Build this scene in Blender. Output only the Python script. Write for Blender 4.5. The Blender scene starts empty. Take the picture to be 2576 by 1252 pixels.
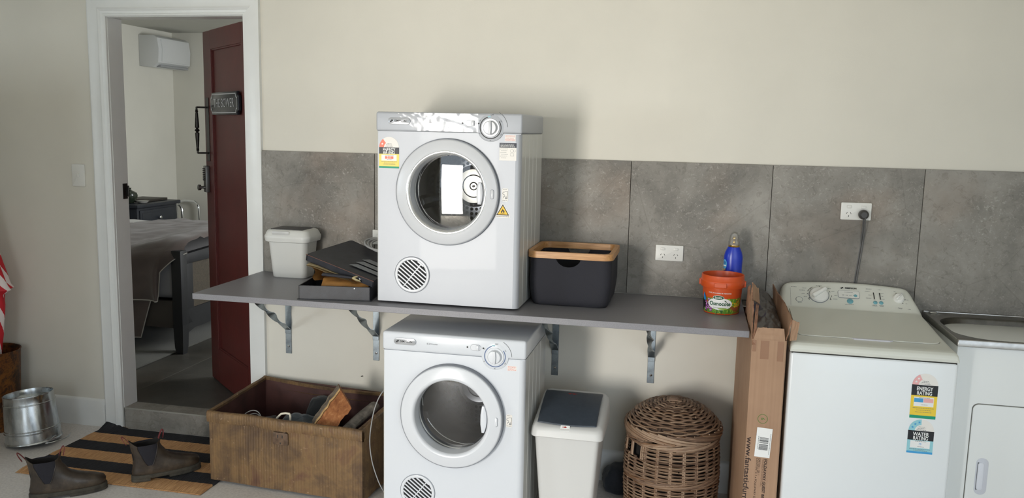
import bpy, bmesh, math, random
from mathutils import Vector, Matrix, noise
from math import sin, cos, pi, radians as rad

random.seed(7)
SC = bpy.context.scene
COL = SC.collection

# ------------------------------------------------------------------ camera
YAW, PITCH, ROLL = .2118, -.1404, .0214
cam_d = bpy.data.cameras.new('camera')
cam = bpy.data.objects.new('camera', cam_d)
COL.objects.link(cam)
cam_d.sensor_fit = 'HORIZONTAL'
cam_d.sensor_width = 36.0
cam_d.lens = 2125.2 / 2576 * 36.0
cam_d.clip_start = .05
fw = Vector((-sin(YAW) * cos(PITCH), cos(YAW) * cos(PITCH), sin(PITCH)))
r0 = Vector((cos(YAW), sin(YAW), 0))
u0 = r0.cross(fw)
rt = r0 * cos(ROLL) + u0 * sin(ROLL)
up = u0 * cos(ROLL) - r0 * sin(ROLL)
mw = Matrix((rt, up, -fw)).transposed().to_4x4()
mw.translation = (0, -3.7719, 1.6085)
cam.matrix_world = mw
SC.camera = cam

# ------------------------------------------------------------------ world and light
SC.view_settings.view_transform = 'Standard'
SC.view_settings.look = 'None'
SC.view_settings.gamma = 1
SC.view_settings.use_curve_mapping = False
SC.view_settings.exposure = .2
SC.cycles.max_bounces = 10
SC.cycles.diffuse_bounces = 6
SC.cycles.sample_clamp_indirect = 6
SC.cycles.caustics_reflective = False
SC.cycles.caustics_refractive = False
wd = bpy.data.worlds.new('sky')
SC.world = wd
wd.use_nodes = True
wd.node_tree.nodes['Background'].inputs[0].default_value = (.78, .89, 1, 1)
wd.node_tree.nodes['Background'].inputs[1].default_value = 2.6


def area_light(name, loc, target, sx, sy, power, col):
    l = bpy.data.lights.new(name, 'AREA')
    l.shape = 'RECTANGLE'
    l.size, l.size_y = sx, sy
    l.energy = power
    l.color = col
    o = bpy.data.objects.new(name, l)
    COL.objects.link(o)
    o.location = loc
    o.rotation_euler = (Vector(target) - Vector(loc)).to_track_quat('-Z', 'Y').to_euler()
    return o


# daylight: sunlit drive seen through the narrow doorway, sky above it, the wide open
# roller door beside it, and the bedroom's own window
area_light('sunlit_drive_light', (-2.55, -6.3, 1.0), (-1.0, 0, 1.1), .85, 1.9, 172, (1, .955, .885))
area_light('side_window_light', (-4.36, -3.2, 1.5), (-2.6, -.2, 1.6), .9, .5, 28, (.80, .91, 1))
for nm, x0, x1, zt in (('doorway_portal', -2.4, -1.5, 2.1), ('roller_door_portal', .1, 2.9, 2.5)):
    o = area_light(nm, ((x0 + x1) / 2, -4.37, zt / 2), ((x0 + x1) / 2, 0, zt / 2), x1 - x0, zt, 1, (1, 1, 1))
    o.data.cycles.is_portal = True
area_light('bedroom_window_light', (-.75, 1.9, 1.65), (-4.7, 3.6, 1.45), 1.2, 1.1, 66, (.95, .98, 1))


# ------------------------------------------------------------------ materials
def lin(c):
    o = []
    for v in c[:3]:
        v = v / 255
        o.append(v / 12.92 if v <= .04045 else ((v + .055) / 1.055) ** 2.4)
    return (*o, 1)


MATS = {}


class NT:
    """small helper to wire shader nodes"""
    def __init__(s, m):
        m.use_nodes = True
        s.t = m.node_tree
        s.p = s.t.nodes['Principled BSDF']

    def n(s, typ, **kw):
        nd = s.t.nodes.new(typ)
        for k, v in kw.items():
            if k.startswith('i_'):
                key = k[2:]
                key = int(key) if key.isdigit() else key
                nd.inputs[key].default_value = v
            else:
                setattr(nd, k, v)
        return nd

    def l(s, a, b):
        s.t.links.new(a, b)

    def co(s, scale=(1, 1, 1), src='Object'):
        tc = s.n('ShaderNodeTexCoord')
        mp = s.n('ShaderNodeMapping')
        mp.inputs['Scale'].default_value = scale
        s.l(tc.outputs[src], mp.inputs['Vector'])
        return mp.outputs[0]

    def noise(s, vec, scale, detail=4, rough=.55, dist=0):
        nd = s.n('ShaderNodeTexNoise')
        nd.inputs['Scale'].default_value = scale
        nd.inputs['Detail'].default_value = detail
        nd.inputs['Roughness'].default_value = rough
        nd.inputs['Distortion'].default_value = dist
        if vec is not None:
            s.l(vec, nd.inputs['Vector'])
        return nd.outputs[0]

    def ramp(s, fac, stops, interp='LINEAR'):
        r = s.n('ShaderNodeValToRGB')
        r.color_ramp.interpolation = interp
        e = r.color_ramp.elements
        while len(e) > 1:
            e.remove(e[-1])
        e[0].position = stops[0][0]
        e[0].color = stops[0][1]
        for p, c in stops[1:]:
            x = e.new(p)
            x.color = c
        s.l(fac, r.inputs[0])
        return r.outputs[0]

    def mix(s, fac, a, b, mode='MIX'):
        m = s.n('ShaderNodeMix', data_type='RGBA', blend_type=mode)
        for sock, v in ((m.inputs[0], fac), (m.inputs[6], a), (m.inputs[7], b)):
            if hasattr(v, 'links'):
                s.l(v, sock)
            else:
                sock.default_value = v
        return m.outputs[2]

    def bump(s, h, strength=.3, dist=.01):
        b = s.n('ShaderNodeBump')
        b.inputs['Strength'].default_value = strength
        b.inputs['Distance'].default_value = dist
        s.l(h, b.inputs['Height'])
        s.l(b.outputs[0], s.p.inputs['Normal'])


def mat(name, col, rough=.5, metal=0., spec=.5, var=0., vscale=8, bump=0., bscale=60, coat=0.):
    """plain procedural surface: colour with a little noise in tone and relief"""
    if name in MATS:
        return MATS[name]
    m = bpy.data.materials.new(name)
    t = NT(m)
    c = lin(col)
    t.p.inputs['Base Color'].default_value = c
    t.p.inputs['Roughness'].default_value = rough
    t.p.inputs['Metallic'].default_value = metal
    t.p.inputs['Specular IOR Level'].default_value = spec
    t.p.inputs['Coat Weight'].default_value = coat
    if var or bump:
        v = t.co()
    if var:
        f = t.noise(v, vscale, 5)
        a = lin([max(0, x * (1 - var)) for x in col])
        b = lin([min(255, x * (1 + var)) for x in col])
        t.l(t.ramp(f, [(.3, a), (.7, b)]), t.p.inputs['Base Color'])
    if bump:
        t.bump(t.noise(v, bscale, 3), bump, .004)
    MATS[name] = m
    return m


# ------------------------------------------------------------------ geometry
def rr(x0, x1, y0, y1, r, n=6):
    """rounded rectangle, counter-clockwise"""
    r = min(r, (x1 - x0) / 2 - 1e-5, (y1 - y0) / 2 - 1e-5)
    pts = []
    for cx, cy, a in ((x1 - r, y0 + r, -90), (x1 - r, y1 - r, 0), (x0 + r, y1 - r, 90), (x0 + r, y0 + r, 180)):
        for k in range(n + 1):
            t = rad(a + 90 * k / n)
            pts.append((cx + r * cos(t), cy + r * sin(t)))
    return pts


def circ(cx, cy, r, n=32, a0=0, a1=360):
    full = abs(a1 - a0) >= 360
    k = n if full else n + 1
    return [(cx + r * cos(rad(a0 + (a1 - a0) * i / n)), cy + r * sin(rad(a0 + (a1 - a0) * i / n))) for i in range(k)]


I4 = Matrix.Identity(4)
FRONT = Matrix(((1, 0, 0, 0), (0, 0, -1, 0), (0, 1, 0, 0), (0, 0, 0, 1)))   # local (u, v, w) -> (x, z up, out towards -y)


def at(x=0, y=0, z=0):
    return Matrix.Translation((x, y, z))


def Rz(a):
    return Matrix.Rotation(rad(a), 4, 'Z')


def Rx(a):
    return Matrix.Rotation(rad(a), 4, 'X')


def Ry(a):
    return Matrix.Rotation(rad(a), 4, 'Y')


ROOTS = {}


class G:
    def __init__(s, M=I4):
        s.bm = bmesh.new()
        s.mats = []
        s.i = 0
        s.M = M

    def m(s, material):
        if material not in s.mats:
            s.mats.append(material)
        s.i = s.mats.index(material)
        return s

    def take(s, bm, M=None):
        T = s.M @ M if M is not None else s.M
        bmesh.ops.transform(bm, matrix=T, verts=bm.verts)
        if T.determinant() < 0:
            bmesh.ops.reverse_faces(bm, faces=bm.faces)
        for f in bm.faces:
            f.material_index = s.i
        me = bpy.data.meshes.new('tmp')
        bm.to_mesh(me)
        bm.free()
        s.bm.from_mesh(me)
        bpy.data.meshes.remove(me)
        return s

    def raw(s, verts, faces, M=None, fix=True):
        bm = bmesh.new()
        vs = [bm.verts.new(v) for v in verts]
        for f in faces:
            try:
                bm.faces.new([vs[k] for k in f])
            except ValueError:
                pass
        if fix:
            bmesh.ops.recalc_face_normals(bm, faces=bm.faces)
        return s.take(bm, M)

    def box(s, x0, x1, y0, y1, z0, z1, bev=0, seg=2, M=None):
        bm = bmesh.new()
        bmesh.ops.create_cube(bm, size=1)
        bmesh.ops.transform(bm, matrix=at((x0 + x1) / 2, (y0 + y1) / 2, (z0 + z1) / 2) @ Matrix.Diagonal((x1 - x0, y1 - y0, z1 - z0, 1)), verts=bm.verts)
        if bev:
            bmesh.ops.bevel(bm, geom=list(bm.edges), offset=bev, segments=seg, profile=.5, affect='EDGES')
        return s.take(bm, M)

    def prism(s, poly, h0, h1, bev=0, seg=2, M=None):
        """polygon in the local xy plane, from h0 to h1 along local z"""
        bm = bmesh.new()
        n = len(poly)
        a = [bm.verts.new((p[0], p[1], h0)) for p in poly]
        b = [bm.verts.new((p[0], p[1], h1)) for p in poly]
        fb = bm.faces.new(a[::-1])
        ft = bm.faces.new(b)
        for i in range(n):
            bm.faces.new((a[i], a[(i + 1) % n], b[(i + 1) % n], b[i]))
        bmesh.ops.recalc_face_normals(bm, faces=bm.faces)
        if bev:
            bmesh.ops.bevel(bm, geom=list(ft.edges) + list(fb.edges), offset=bev, segments=seg, profile=.5, affect='EDGES')
        return s.take(bm, M)

    def flat(s, poly, h=0, M=None):
        bm = bmesh.new()
        bm.faces.new([bm.verts.new((p[0], p[1], h)) for p in poly])
        return s.take(bm, M)

    def rect(s, x0, x1, y0, y1, h=0, M=None):
        return s.flat([(x0, y0), (x1, y0), (x1, y1), (x0, y1)], h, M)

    def lathe(s, prof, seg=48, M=None, a0=0, a1=360, wob=None):
        """profile [(r, z)] turned about local z"""
        full = abs(a1 - a0) >= 360
        na = seg if full else seg + 1
        vs, fs = [], []
        for i in range(na):
            t = rad(a0 + (a1 - a0) * i / seg)
            for k, (r, z) in enumerate(prof):
                q = r * (wob(t, z) if wob else 1)
                vs.append((q * cos(t), q * sin(t), z))
        m = len(prof)
        for i in range(seg):
            j = (i + 1) % na
            for k in range(m - 1):
                fs.append((i * m + k, j * m + k, j * m + k + 1, i * m + k + 1))
        bm = bmesh.new()
        bv = [bm.verts.new(v) for v in vs]
        for f in fs:
            bm.faces.new([bv[k] for k in f])
        bmesh.ops.remove_doubles(bm, verts=bm.verts, dist=1e-6)
        bmesh.ops.recalc_face_normals(bm, faces=bm.faces)
        return s.take(bm, M)

    def grid(s, f, nu, nv, cu=False, cv=False, M=None, cap=False):
        vs, fs = [], []
        U = nu if cu else nu + 1
        V = nv if cv else nv + 1
        for i in range(U):
            for j in range(V):
                vs.append(f(i / nu, j / nv))
        for i in range(nu):
            for j in range(nv):
                a, b = i, (i + 1) % U
                c, d = j, (j + 1) % V
                fs.append((a * V + c, b * V + c, b * V + d, a * V + d))
        if cap and cv:
            fs.append(tuple(range(V)))
            fs.append(tuple((U - 1) * V + k for k in range(V)))
        return s.raw(vs, fs, M)

    def loft(s, rings, M=None, cap0=True, cap1=True):
        n = len(rings[0])
        vs = [p for r in rings for p in r]
        fs = []
        for i in range(len(rings) - 1):
            for j in range(n):
                fs.append((i * n + j, i * n + (j + 1) % n, (i + 1) * n + (j + 1) % n, (i + 1) * n + j))
        if cap0:
            fs.append(tuple(range(n))[::-1])
        if cap1:
            fs.append(tuple((len(rings) - 1) * n + k for k in range(n)))
        return s.raw(vs, fs, M)

    def tube(s, pts, r, seg=8, closed=False, M=None, flat=1.0):
        pts = [Vector(p) for p in pts]
        n = len(pts)
        rings = []
        ref = None
        for i, p in enumerate(pts):
            if closed:
                t = pts[(i + 1) % n] - pts[i - 1]
            else:
                t = pts[min(i + 1, n - 1)] - pts[max(i - 1, 0)]
            t.normalize()
            if ref is None:
                ref = Vector((0, 0, 1)) if abs(t.z) < .9 else Vector((1, 0, 0))
            b = t.cross(ref)
            b.normalize()
            nn = b.cross(t)
            ref = nn
            q = r(i / max(1, n - 1)) if callable(r) else r
            rings.append([p + (b * cos(2 * pi * k / seg) + nn * sin(2 * pi * k / seg) * flat) * q for k in range(seg)])
        if closed:
            rings.append(rings[0])
            return s.loft(rings, M, False, False)
        return s.loft(rings, M)

    def text(s, body, size, M, width=None, bold=0., ax='CENTER', ay='CENTER', depth=0.):
        cu = bpy.data.curves.new('t', 'FONT')
        cu.body = body
        cu.size = size
        cu.align_x, cu.align_y = ax, ay
        cu.offset = bold
        cu.extrude = depth
        cu.resolution_u = 3
        ob = bpy.data.objects.new('t', cu)
        COL.objects.link(ob)
        me = bpy.data.meshes.new_from_object(ob)
        bm = bmesh.new()
        bm.from_mesh(me)
        bpy.data.objects.remove(ob)
        bpy.data.curves.remove(cu)
        bpy.data.meshes.remove(me)
        if width and bm.verts:
            xs = [v.co.x for v in bm.verts]
            k = width / max(1e-6, max(xs) - min(xs))
            bmesh.ops.scale(bm, vec=(k, 1, 1), verts=bm.verts)
        return s.take(bm, M)

    def scribble(s, u0, u1, v, th, h, M, n=None):
        """a line of print too small to read: a row of short dashes"""
        x = u0
        while x < u1:
            w = min(random.uniform(.6, 2.2) * th * 2, u1 - x)
            s.rect(x, x + w, v - th / 2, v + th / 2, h, M)
            x += w + th * .9

    def build(s, name, parent=None, material=None, smooth=35, local=False):
        if material is not None:
            s.mats = [material] + s.mats[1:] if s.mats else [material]
        me = bpy.data.meshes.new(name)
        if parent is not None and not local:
            T = ROOTS.get(parent)
            if T is not None:
                bmesh.ops.transform(s.bm, matrix=T.inverted(), verts=s.bm.verts)
        s.bm.to_mesh(me)
        s.bm.free()
        for mm in s.mats:
            me.materials.append(mm)
        if smooth:
            me.polygons.foreach_set('use_smooth', [True] * len(me.polygons))
            me.set_sharp_from_angle(angle=rad(smooth))
        o = bpy.data.objects.new(name, me)
        COL.objects.link(o)
        if parent is not None:
            o.parent = parent
            ROOTS[o] = ROOTS.get(parent, I4)
        else:
            ROOTS[o] = I4
        return o


def tag(o, label=None, cat=None, group=None, kind=None):
    if label:
        o['label'] = label
    if cat:
        o['category'] = cat
    if group:
        o['group'] = group
    if kind:
        o['kind'] = kind
    return o


def thing(name, label, cat, loc=(0, 0, 0), group=None, M=None, world=True):
    """an Empty at the base of a thing. world=True: its parts are given in world coordinates"""
    o = bpy.data.objects.new(name, None)
    o.empty_display_size = .05
    COL.objects.link(o)
    T = M if M is not None else at(*loc)
    o.matrix_world = T
    ROOTS[o] = T if world else I4
    return tag(o, label, cat, group)


def struct(g, name, material=None, **k):
    return tag(g.build(name, None, material, **k), kind='structure')


def structp(g, name, parent, material=None, **k):
    return g.build(name, parent, material, **k)

# ------------------------------------------------------------------ setting materials
def plaster(name, col, bump=.12):
    m = bpy.data.materials.new(name)
    t = NT(m)
    v = t.co()
    c = t.ramp(t.noise(v, 1.3, 4), [(.3, lin([x * .975 for x in col])), (.7, lin([min(255, x * 1.02) for x in col]))])
    t.l(c, t.p.inputs['Base Color'])
    t.p.inputs['Roughness'].default_value = .75
    t.p.inputs['Specular IOR Level'].default_value = .25
    t.bump(t.noise(v, 180, 3), bump, .002)
    return m


def stone_tile(name, dark, midc, light, size, off, rough=.5, fleck=1., plane='x'):
    """large stone-look tile: every tile its own cut of the cloudy, flecked pattern"""
    m = bpy.data.materials.new(name)
    t = NT(m)
    tc = t.n('ShaderNodeTexCoord').outputs['Object']
    sx = t.n('ShaderNodeSeparateXYZ')
    t.l(tc, sx.inputs[0])
    a = t.n('ShaderNodeMath', operation='SUBTRACT', i_1=off)
    t.l(sx.outputs[0], a.inputs[0])
    b = t.n('ShaderNodeMath', operation='DIVIDE', i_1=size)
    t.l(a.outputs[0], b.inputs[0])
    fl = t.n('ShaderNodeMath', operation='FLOOR')
    t.l(b.outputs[0], fl.inputs[0])
    mu = t.n('ShaderNodeMath', operation='MULTIPLY', i_1=7.31)
    t.l(fl.outputs[0], mu.inputs[0])
    cb = t.n('ShaderNodeCombineXYZ')
    for k in range(3):
        t.l(mu.outputs[0], cb.inputs[k])
    ad = t.n('ShaderNodeVectorMath', operation='ADD')
    t.l(tc, ad.inputs[0])
    t.l(cb.outputs[0], ad.inputs[1])
    v = ad.outputs[0]
    cloud = t.noise(v, 3.2, 6, .6, .5)
    base = t.ramp(cloud, [(.28, lin(dark)), (.5, lin(midc)), (.72, lin(light))])
    warm = t.ramp(t.noise(v, 2.1, 3), [(.52, (1, 1, 1, 1)), (.68, (1.0, .90, .84, 1))])
    base = t.mix(1, base, warm, 'MULTIPLY')
    f1 = t.noise(v, 80, 6, .72, 1.0)
    area = t.noise(v, 4.5, 4, .6)
    gate = t.ramp(area, [(.36, (0, 0, 0, 1)), (.62, (1, 1, 1, 1))])
    fk = t.ramp(f1, [(.55, (0, 0, 0, 1)), (.66, (1, 1, 1, 1))])
    fk2 = t.mix(1, fk, gate, 'MULTIPLY')
    sc = t.n('ShaderNodeMath', operation='MULTIPLY', i_1=.55 * fleck)
    t.l(fk2, sc.inputs[0])
    c = t.mix(sc.outputs[0], base, lin([min(255, x * 1.26) for x in light]))
    dk = t.ramp(t.noise(v, 38, 5, .7, 1.), [(.34, (.6, .58, .56, 1)), (.46, (1, 1, 1, 1))])
    c = t.mix(.55, c, t.mix(1, c, dk, 'MULTIPLY'))
    # a few hairline cracks
    vo = t.n('ShaderNodeTexVoronoi', feature='DISTANCE_TO_EDGE')
    vo.inputs['Scale'].default_value = 2.2
    t.l(t.mix(.12, v, t.n('ShaderNodeTexNoise', i_Scale=5.).outputs[1]) if False else v, vo.inputs['Vector'])
    ck = t.ramp(vo.outputs['Distance'], [(.0, (.72, .7, .68, 1)), (.006, (1, 1, 1, 1))])
    c = t.mix(.5, c, t.mix(1, c, ck, 'MULTIPLY'))
    t.l(c, t.p.inputs['Base Color'])
    t.p.inputs['Roughness'].default_value = rough
    t.p.inputs['Specular IOR Level'].default_value = .4
    t.bump(f1, .25, .003)
    return m


PAINT = plaster('cream_wall_paint', (222, 218, 207))
CEIL = plaster('ceiling_paint', (226, 224, 216))
TRIM = mat('white_trim_gloss', (229, 230, 228), .32, var=.01)
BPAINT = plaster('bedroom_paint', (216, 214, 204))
TILE = stone_tile('grey_stone_tile', (100, 97, 91), (133, 129, 122), (160, 156, 149), .6, -2.08, .5, .9)
GROUT = mat('dark_grout', (52, 51, 48), .9)
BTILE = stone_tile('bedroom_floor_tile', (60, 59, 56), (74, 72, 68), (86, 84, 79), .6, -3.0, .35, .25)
CONC = bpy.data.materials.new('concrete_floor')
t = NT(CONC)
v = t.co()
c = t.ramp(t.noise(v, 2.4, 6, .6), [(.3, lin((202, 197, 193))), (.7, lin((220, 215, 211)))])
c = t.mix(.35, c, t.ramp(t.noise(v, 90, 3), [(.35, lin((176, 171, 166))), (.6, lin((222, 218, 213)))]))
t.l(c, t.p.inputs['Base Color'])
t.p.inputs['Roughness'].default_value = .55
t.bump(t.noise(v, 120, 3), .1, .003)
BGROUT = mat('bedroom_grout', (92, 90, 84), .8)
MORTAR = mat('step_edge_trim', (150, 148, 140), .5)

# ------------------------------------------------------------------ hall shell
XL, XR, YB, ZC = -4.4, 3.0, -4.35, 2.75
g = G()
g.box(-5.4, -2.905, 0, .1, 0, ZC)
g.box(-2.125, XR + .1, 0, .1, 0, ZC)
g.box(-2.905, -2.125, 0, .1, 2.135, ZC)
struct(g, 'wall_back', PAINT)
g = G()
g.box(XL - .1, XR + .1, YB - .1, .1, -.1, 0)
struct(g, 'floor', CONC)
g = G()
g.box(XL - .1, XR + .1, YB - .1, .1, ZC, ZC + .1)
struct(g, 'ceiling', CEIL)
g = G()
g.box(XL - .1, XL, YB, 0, 0, ZC)
struct(g, 'wall_left', PAINT)
g = G()
g.box(XR, XR + .1, YB, 0, 0, ZC)
struct(g, 'wall_right', PAINT)
g = G()   # wall behind the viewer, with the doorway and the wide roller door opening
g.box(XL, -2.4, YB - .1, YB, 0, ZC)
g.box(-2.4, -1.5, YB - .1, YB, 2.1, ZC)
g.box(-1.5, .1, YB - .1, YB, 0, ZC)
g.box(.1, 2.9, YB - .1, YB, 2.5, ZC)
g.box(2.9, XR, YB - .1, YB, 0, ZC)
struct(g, 'wall_front', PAINT)
g = G()
g.box(-14, 12, -26, YB - .1, -.12, -.02)
struct(g, 'ground_outside', mat('pale_drive_gravel', (186, 180, 168), .9, var=.12, vscale=40))
# skirting
for nm, a, b in (('baseboard_left', XL, -2.992), ('baseboard_back', -2.055, XR)):
    g = G(Matrix(((0, 0, 1, a), (1, 0, 0, 0), (0, 1, 0, 0), (0, 0, 0, 1))))
    g.prism([(0, 0), (-.016, 0), (-.016, .118), (-.012, .128), (-.012, .134), (-.006, .144), (0, .147)], 0, b - a)
    struct(g, nm, TRIM)

# door lining and architrave
g = G()
g.box(-2.905, -2.885, -.0, .105, .113, 2.135)
g.box(-2.14, -2.125, -.0, .06, .113, 2.135)
g.box(-2.885, -2.14, -.0, .105, 2.116, 2.135)
struct(g, 'trim_1', TRIM)


def architrave_profile(t):
    """thickness across the moulding, t = distance from the opening edge"""
    return [(0, 0), (0, .012), (.004, .016), (.011, .016), (.014, .012), (.026, .013), (.031, .019), (.036, .021),
            (.042, .017), (.046, .016), (.088, .018), (.094, .020), (.100, .018), (.101, 0)] if t else \
           [(0, 0), (0, .016), (.006, .019), (.070, .019), (.082, .018), (.084, 0)]


g = G()
for x, z, sgn, prof, z0, z1 in ((-2.888, 0, -1, architrave_profile(1), 0, 2.118), (-2.14, 0, 1, architrave_profile(0), 0, 2.118)):
    vs, n = [], len(prof)
    for zz, mit in ((z0, 0), (z1, 1)):
        for a, b in prof:
            vs.append((x + sgn * a, -b, zz + (a if mit else 0)))
    fs = [(i, i + 1, n + i + 1, n + i) for i in range(n - 1)] + [tuple(range(n)), tuple(range(n, 2 * n))]
    g.raw(vs, fs)
prof = architrave_profile(1)
vs, n = [], len(prof)
for k, x in ((0, -2.888), (1, -2.14)):
    for a, b in prof:
        a2 = min(a, .084) if k else a
        vs.append((x + (a2 if k else -a), -b, 2.118 + a))
g.raw(vs, [(i, i + 1, n + i + 1, n + i) for i in range(n - 1)] + [tuple(range(n)), tuple(range(n, 2 * n))])
struct(g, 'trim_2', TRIM)

# tile splashback
g = G()
g.m(GROUT).box(-2.066, XR, -.004, 0, .892, 1.478)
g.box(.225, XR, -.004, 0, .56, .892)
xs = [-2.066, -1.4795, -.8795, -.2795, .3205, .9205, 1.5205, 2.1205, XR]
g.m(TILE)
for a, b in zip(xs, xs[1:]):
    if a < .3:
        g.box(a + .001, b - .001, -.010, -.001, .893, 1.483, .0012, 1)
    else:
        g.box(a + .001, b - .001, -.010, -.001, .56, 1.483, .0012, 1)
    if a < .225 < b or abs(b - .3205) < .001:
        g.box(.226, b - .001, -.010, -.001, .56, .890, .0012, 1)
struct(g, 'wall_splashback')

# bedroom seen through the door
g = G()
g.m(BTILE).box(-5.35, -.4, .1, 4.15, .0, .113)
g.m(TILE).box(-2.885, -2.14, -.0, .1, 0.001, .113)
g.m(MORTAR).box(-2.885, -2.14, -.002, .004, .108, .1145)
for y in (.63, 1.23, 1.83, 2.43):
    g.m(BGROUT).box(-5.3, -.5, y, y + .002, .11, .1132)
for x in (-3.6, -3.0, -2.4):
    g.m(BGROUT).box(x, x + .002, .11, 4.1, .11, .1132)
struct(g, 'floor_bedroom')
for nm, b in (('wall_bedroom_left', (-5.35, -5.25, .1, 4.15, 0, 2.5)), ('wall_bedroom_back', (-5.35, -.4, 4.05, 4.15, 0, 2.5)),
              ('wall_bedroom_right', (-.5, -.4, .1, 4.15, 0, 2.5))):
    g = G()
    g.box(*b)
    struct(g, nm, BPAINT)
g = G()
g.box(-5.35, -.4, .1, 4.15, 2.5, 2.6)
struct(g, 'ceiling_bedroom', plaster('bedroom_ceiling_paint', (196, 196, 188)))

# ------------------------------------------------------------------ common materials
STEEL = mat('galvanised_steel', (150, 160, 168), .35, 1., var=.15, vscale=25)
CHROME = mat('chrome', (220, 222, 224), .12, 1.)
DARKIRON = mat('dark_iron', (62, 60, 58), .4, .85, var=.12, vscale=40)
BLACK = mat('black_print', (22, 23, 28), .5)
WHITEP = mat('white_print', (238, 238, 236), .5)
SOCKW = mat('white_switch_plastic', (226, 225, 220), .35)
PLUGDK = mat('dark_socket_slot', (40, 38, 36), .6)
GREYP = mat('grey_print', (110, 112, 116), .6)

# ------------------------------------------------------------------ door leaf (opens into the bedroom)
RED = mat('dark_red_door_paint', (84, 30, 27), .42, var=.06, vscale=6, bump=.06, bscale=40)
door = thing('door_1', 'dark red panelled door standing half open into the bedroom', 'door',
             M=at(-2.155, .078, 0) @ Rz(138.19), world=False)
door['kind'] = 'structure'
g = G()
W, T, ZB, ZT = .7875, .04, .121, 2.112
for y in (-T, 0):
    pass
g.box(0, .145, -T, 0, ZB, ZT, .002, 1)
g.box(.651, W, -T, 0, ZB, ZT, .002, 1)
g.box(.145, .651, -T, 0, 2.011, ZT)
g.box(.145, .651, -T, 0, ZB, ZB + .2)
g.build('door_frame', door, RED, local=True)
g = G()
g.box(.145, .651, -T + .012, -.012, ZB + .2, 2.011)
for a in ((.145, .657, 2.003, 2.011), (.145, .651, ZB + .2, ZB + .208)):
    g.box(a[0], a[1] - .006, -.012, -.004, a[2], a[3])
g.box(.145, .153, -.012, -.004, ZB + .2, 2.011)
g.box(.643, .651, -.012, -.004, ZB + .2, 2.011)
g.build('door_panel', door, RED, local=True)
pull = G()
pull.box(.705, .758, 0, .003, 1.395, 1.748, .001, 1)
ph = pull.build('pull_plate', door, DARKIRON, local=True)
g = G()
prof = [(0, 1.698), (.005, 1.697), (.0055, 1.682), (.009, 1.68), (.006, 1.676), (.009, 1.672), (.006, 1.668), (.0075, 1.66), (.010, 1.62),
        (.0118, 1.588), (.012, 1.582), (.006, 1.578), (.009, 1.573), (.0145, 1.567), (.009, 1.561), (.006, 1.556), (.012, 1.552), (.0118, 1.546),
        (.010, 1.514), (.0075, 1.474), (.006, 1.466), (.009, 1.462), (.006, 1.458), (.009, 1.454), (.0055, 1.452), (.005, 1.438), (0, 1.437)]
g.lathe(prof, 20, at(.748, .056, 0))
for z in (1.695, 1.44):
    g.tube([(.748, .056, z), (.748, .03, z), (.742, .003, z)], .005, 10)
g.build('pull_handle', ph, DARKIRON, local=True)
g = G()
g.box(.722, .768, 0, .024, 1.218, 1.368, .004, 2)
lk = g.build('keypad_lock', door, mat('pewter', (120, 120, 118), .35, .9), local=True)
g = G()
for i in range(7):
    for k in range(2):
        g.box(.732 + k * .016, .742 + k * .016, .024, .031, 1.285 + i * .0105, 1.2915 + i * .0105, .001, 1)
g.build('button', lk, DARKIRON, local=True)
g = G()
g.lathe([(.0, 0), (.009, 0), (.007, .012), (.007, .02), (.016, .023), (.017, .036), (.014, .038), (0, .038)], 20, at(.745, .024, 1.246) @ Rx(-90))
g.build('lock_knob', lk, mat('pewter', (0, 0, 0)), local=True)
g = G()
g.box(-.006, .006, -.03, .03, 0, .004)
DSIGN = thing('door_sign', 'small black name plate reading THE BOWER hung on the red door', 'sign',
              M=at(-2.155, .078, 0) @ Rz(138.19) @ at(.39, 0, 1.713), world=False)
g.bm.free()
g = G(Matrix(((-1, 0, 0, 0), (0, 0, 1, 0), (0, 1, 0, 0), (0, 0, 0, 1))))


def notched(w, h, r):
    p = []
    for cx, cy, a in ((w, -h, 180), (w, h, 270), (-w, h, 0), (-w, -h, 90)):
        for k in range(7):
            tt = rad(a - 90 * k / 6)
            p.append((cx + r * cos(tt), cy + r * sin(tt)))
    return p


g.m(mat('black_enamel_sign', (30, 32, 38), .22)).prism(notched(.232, .060, .022), -.002, .016, .004)
g.m(mat('sign_silver', (176, 178, 180), .4))
o_, i_ = notched(.222, .051, .022), notched(.216, .046, .022)
n_ = len(o_)
g.raw([(a, b, .0172) for a, b in o_] + [(a, b, .0172) for a, b in i_], [(k, (k + 1) % n_, n_ + (k + 1) % n_, n_ + k) for k in range(n_)])
g.text('THE BOWER', .066, at(0, 0, .0174), .34)
g.build('sign_board', DSIGN, local=True)

# strike plate on the left jamb
g = G()
g.box(-2.8852, -2.8825, .060, .096, 1.21, 1.29, .001, 1)
g.box(-2.8852, -2.872, .088, .098, 1.222, 1.278, .002, 1)
tag(g.build('strike_plate', None, DARKIRON), 'dark metal latch plate on the left door jamb', 'latch')


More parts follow.
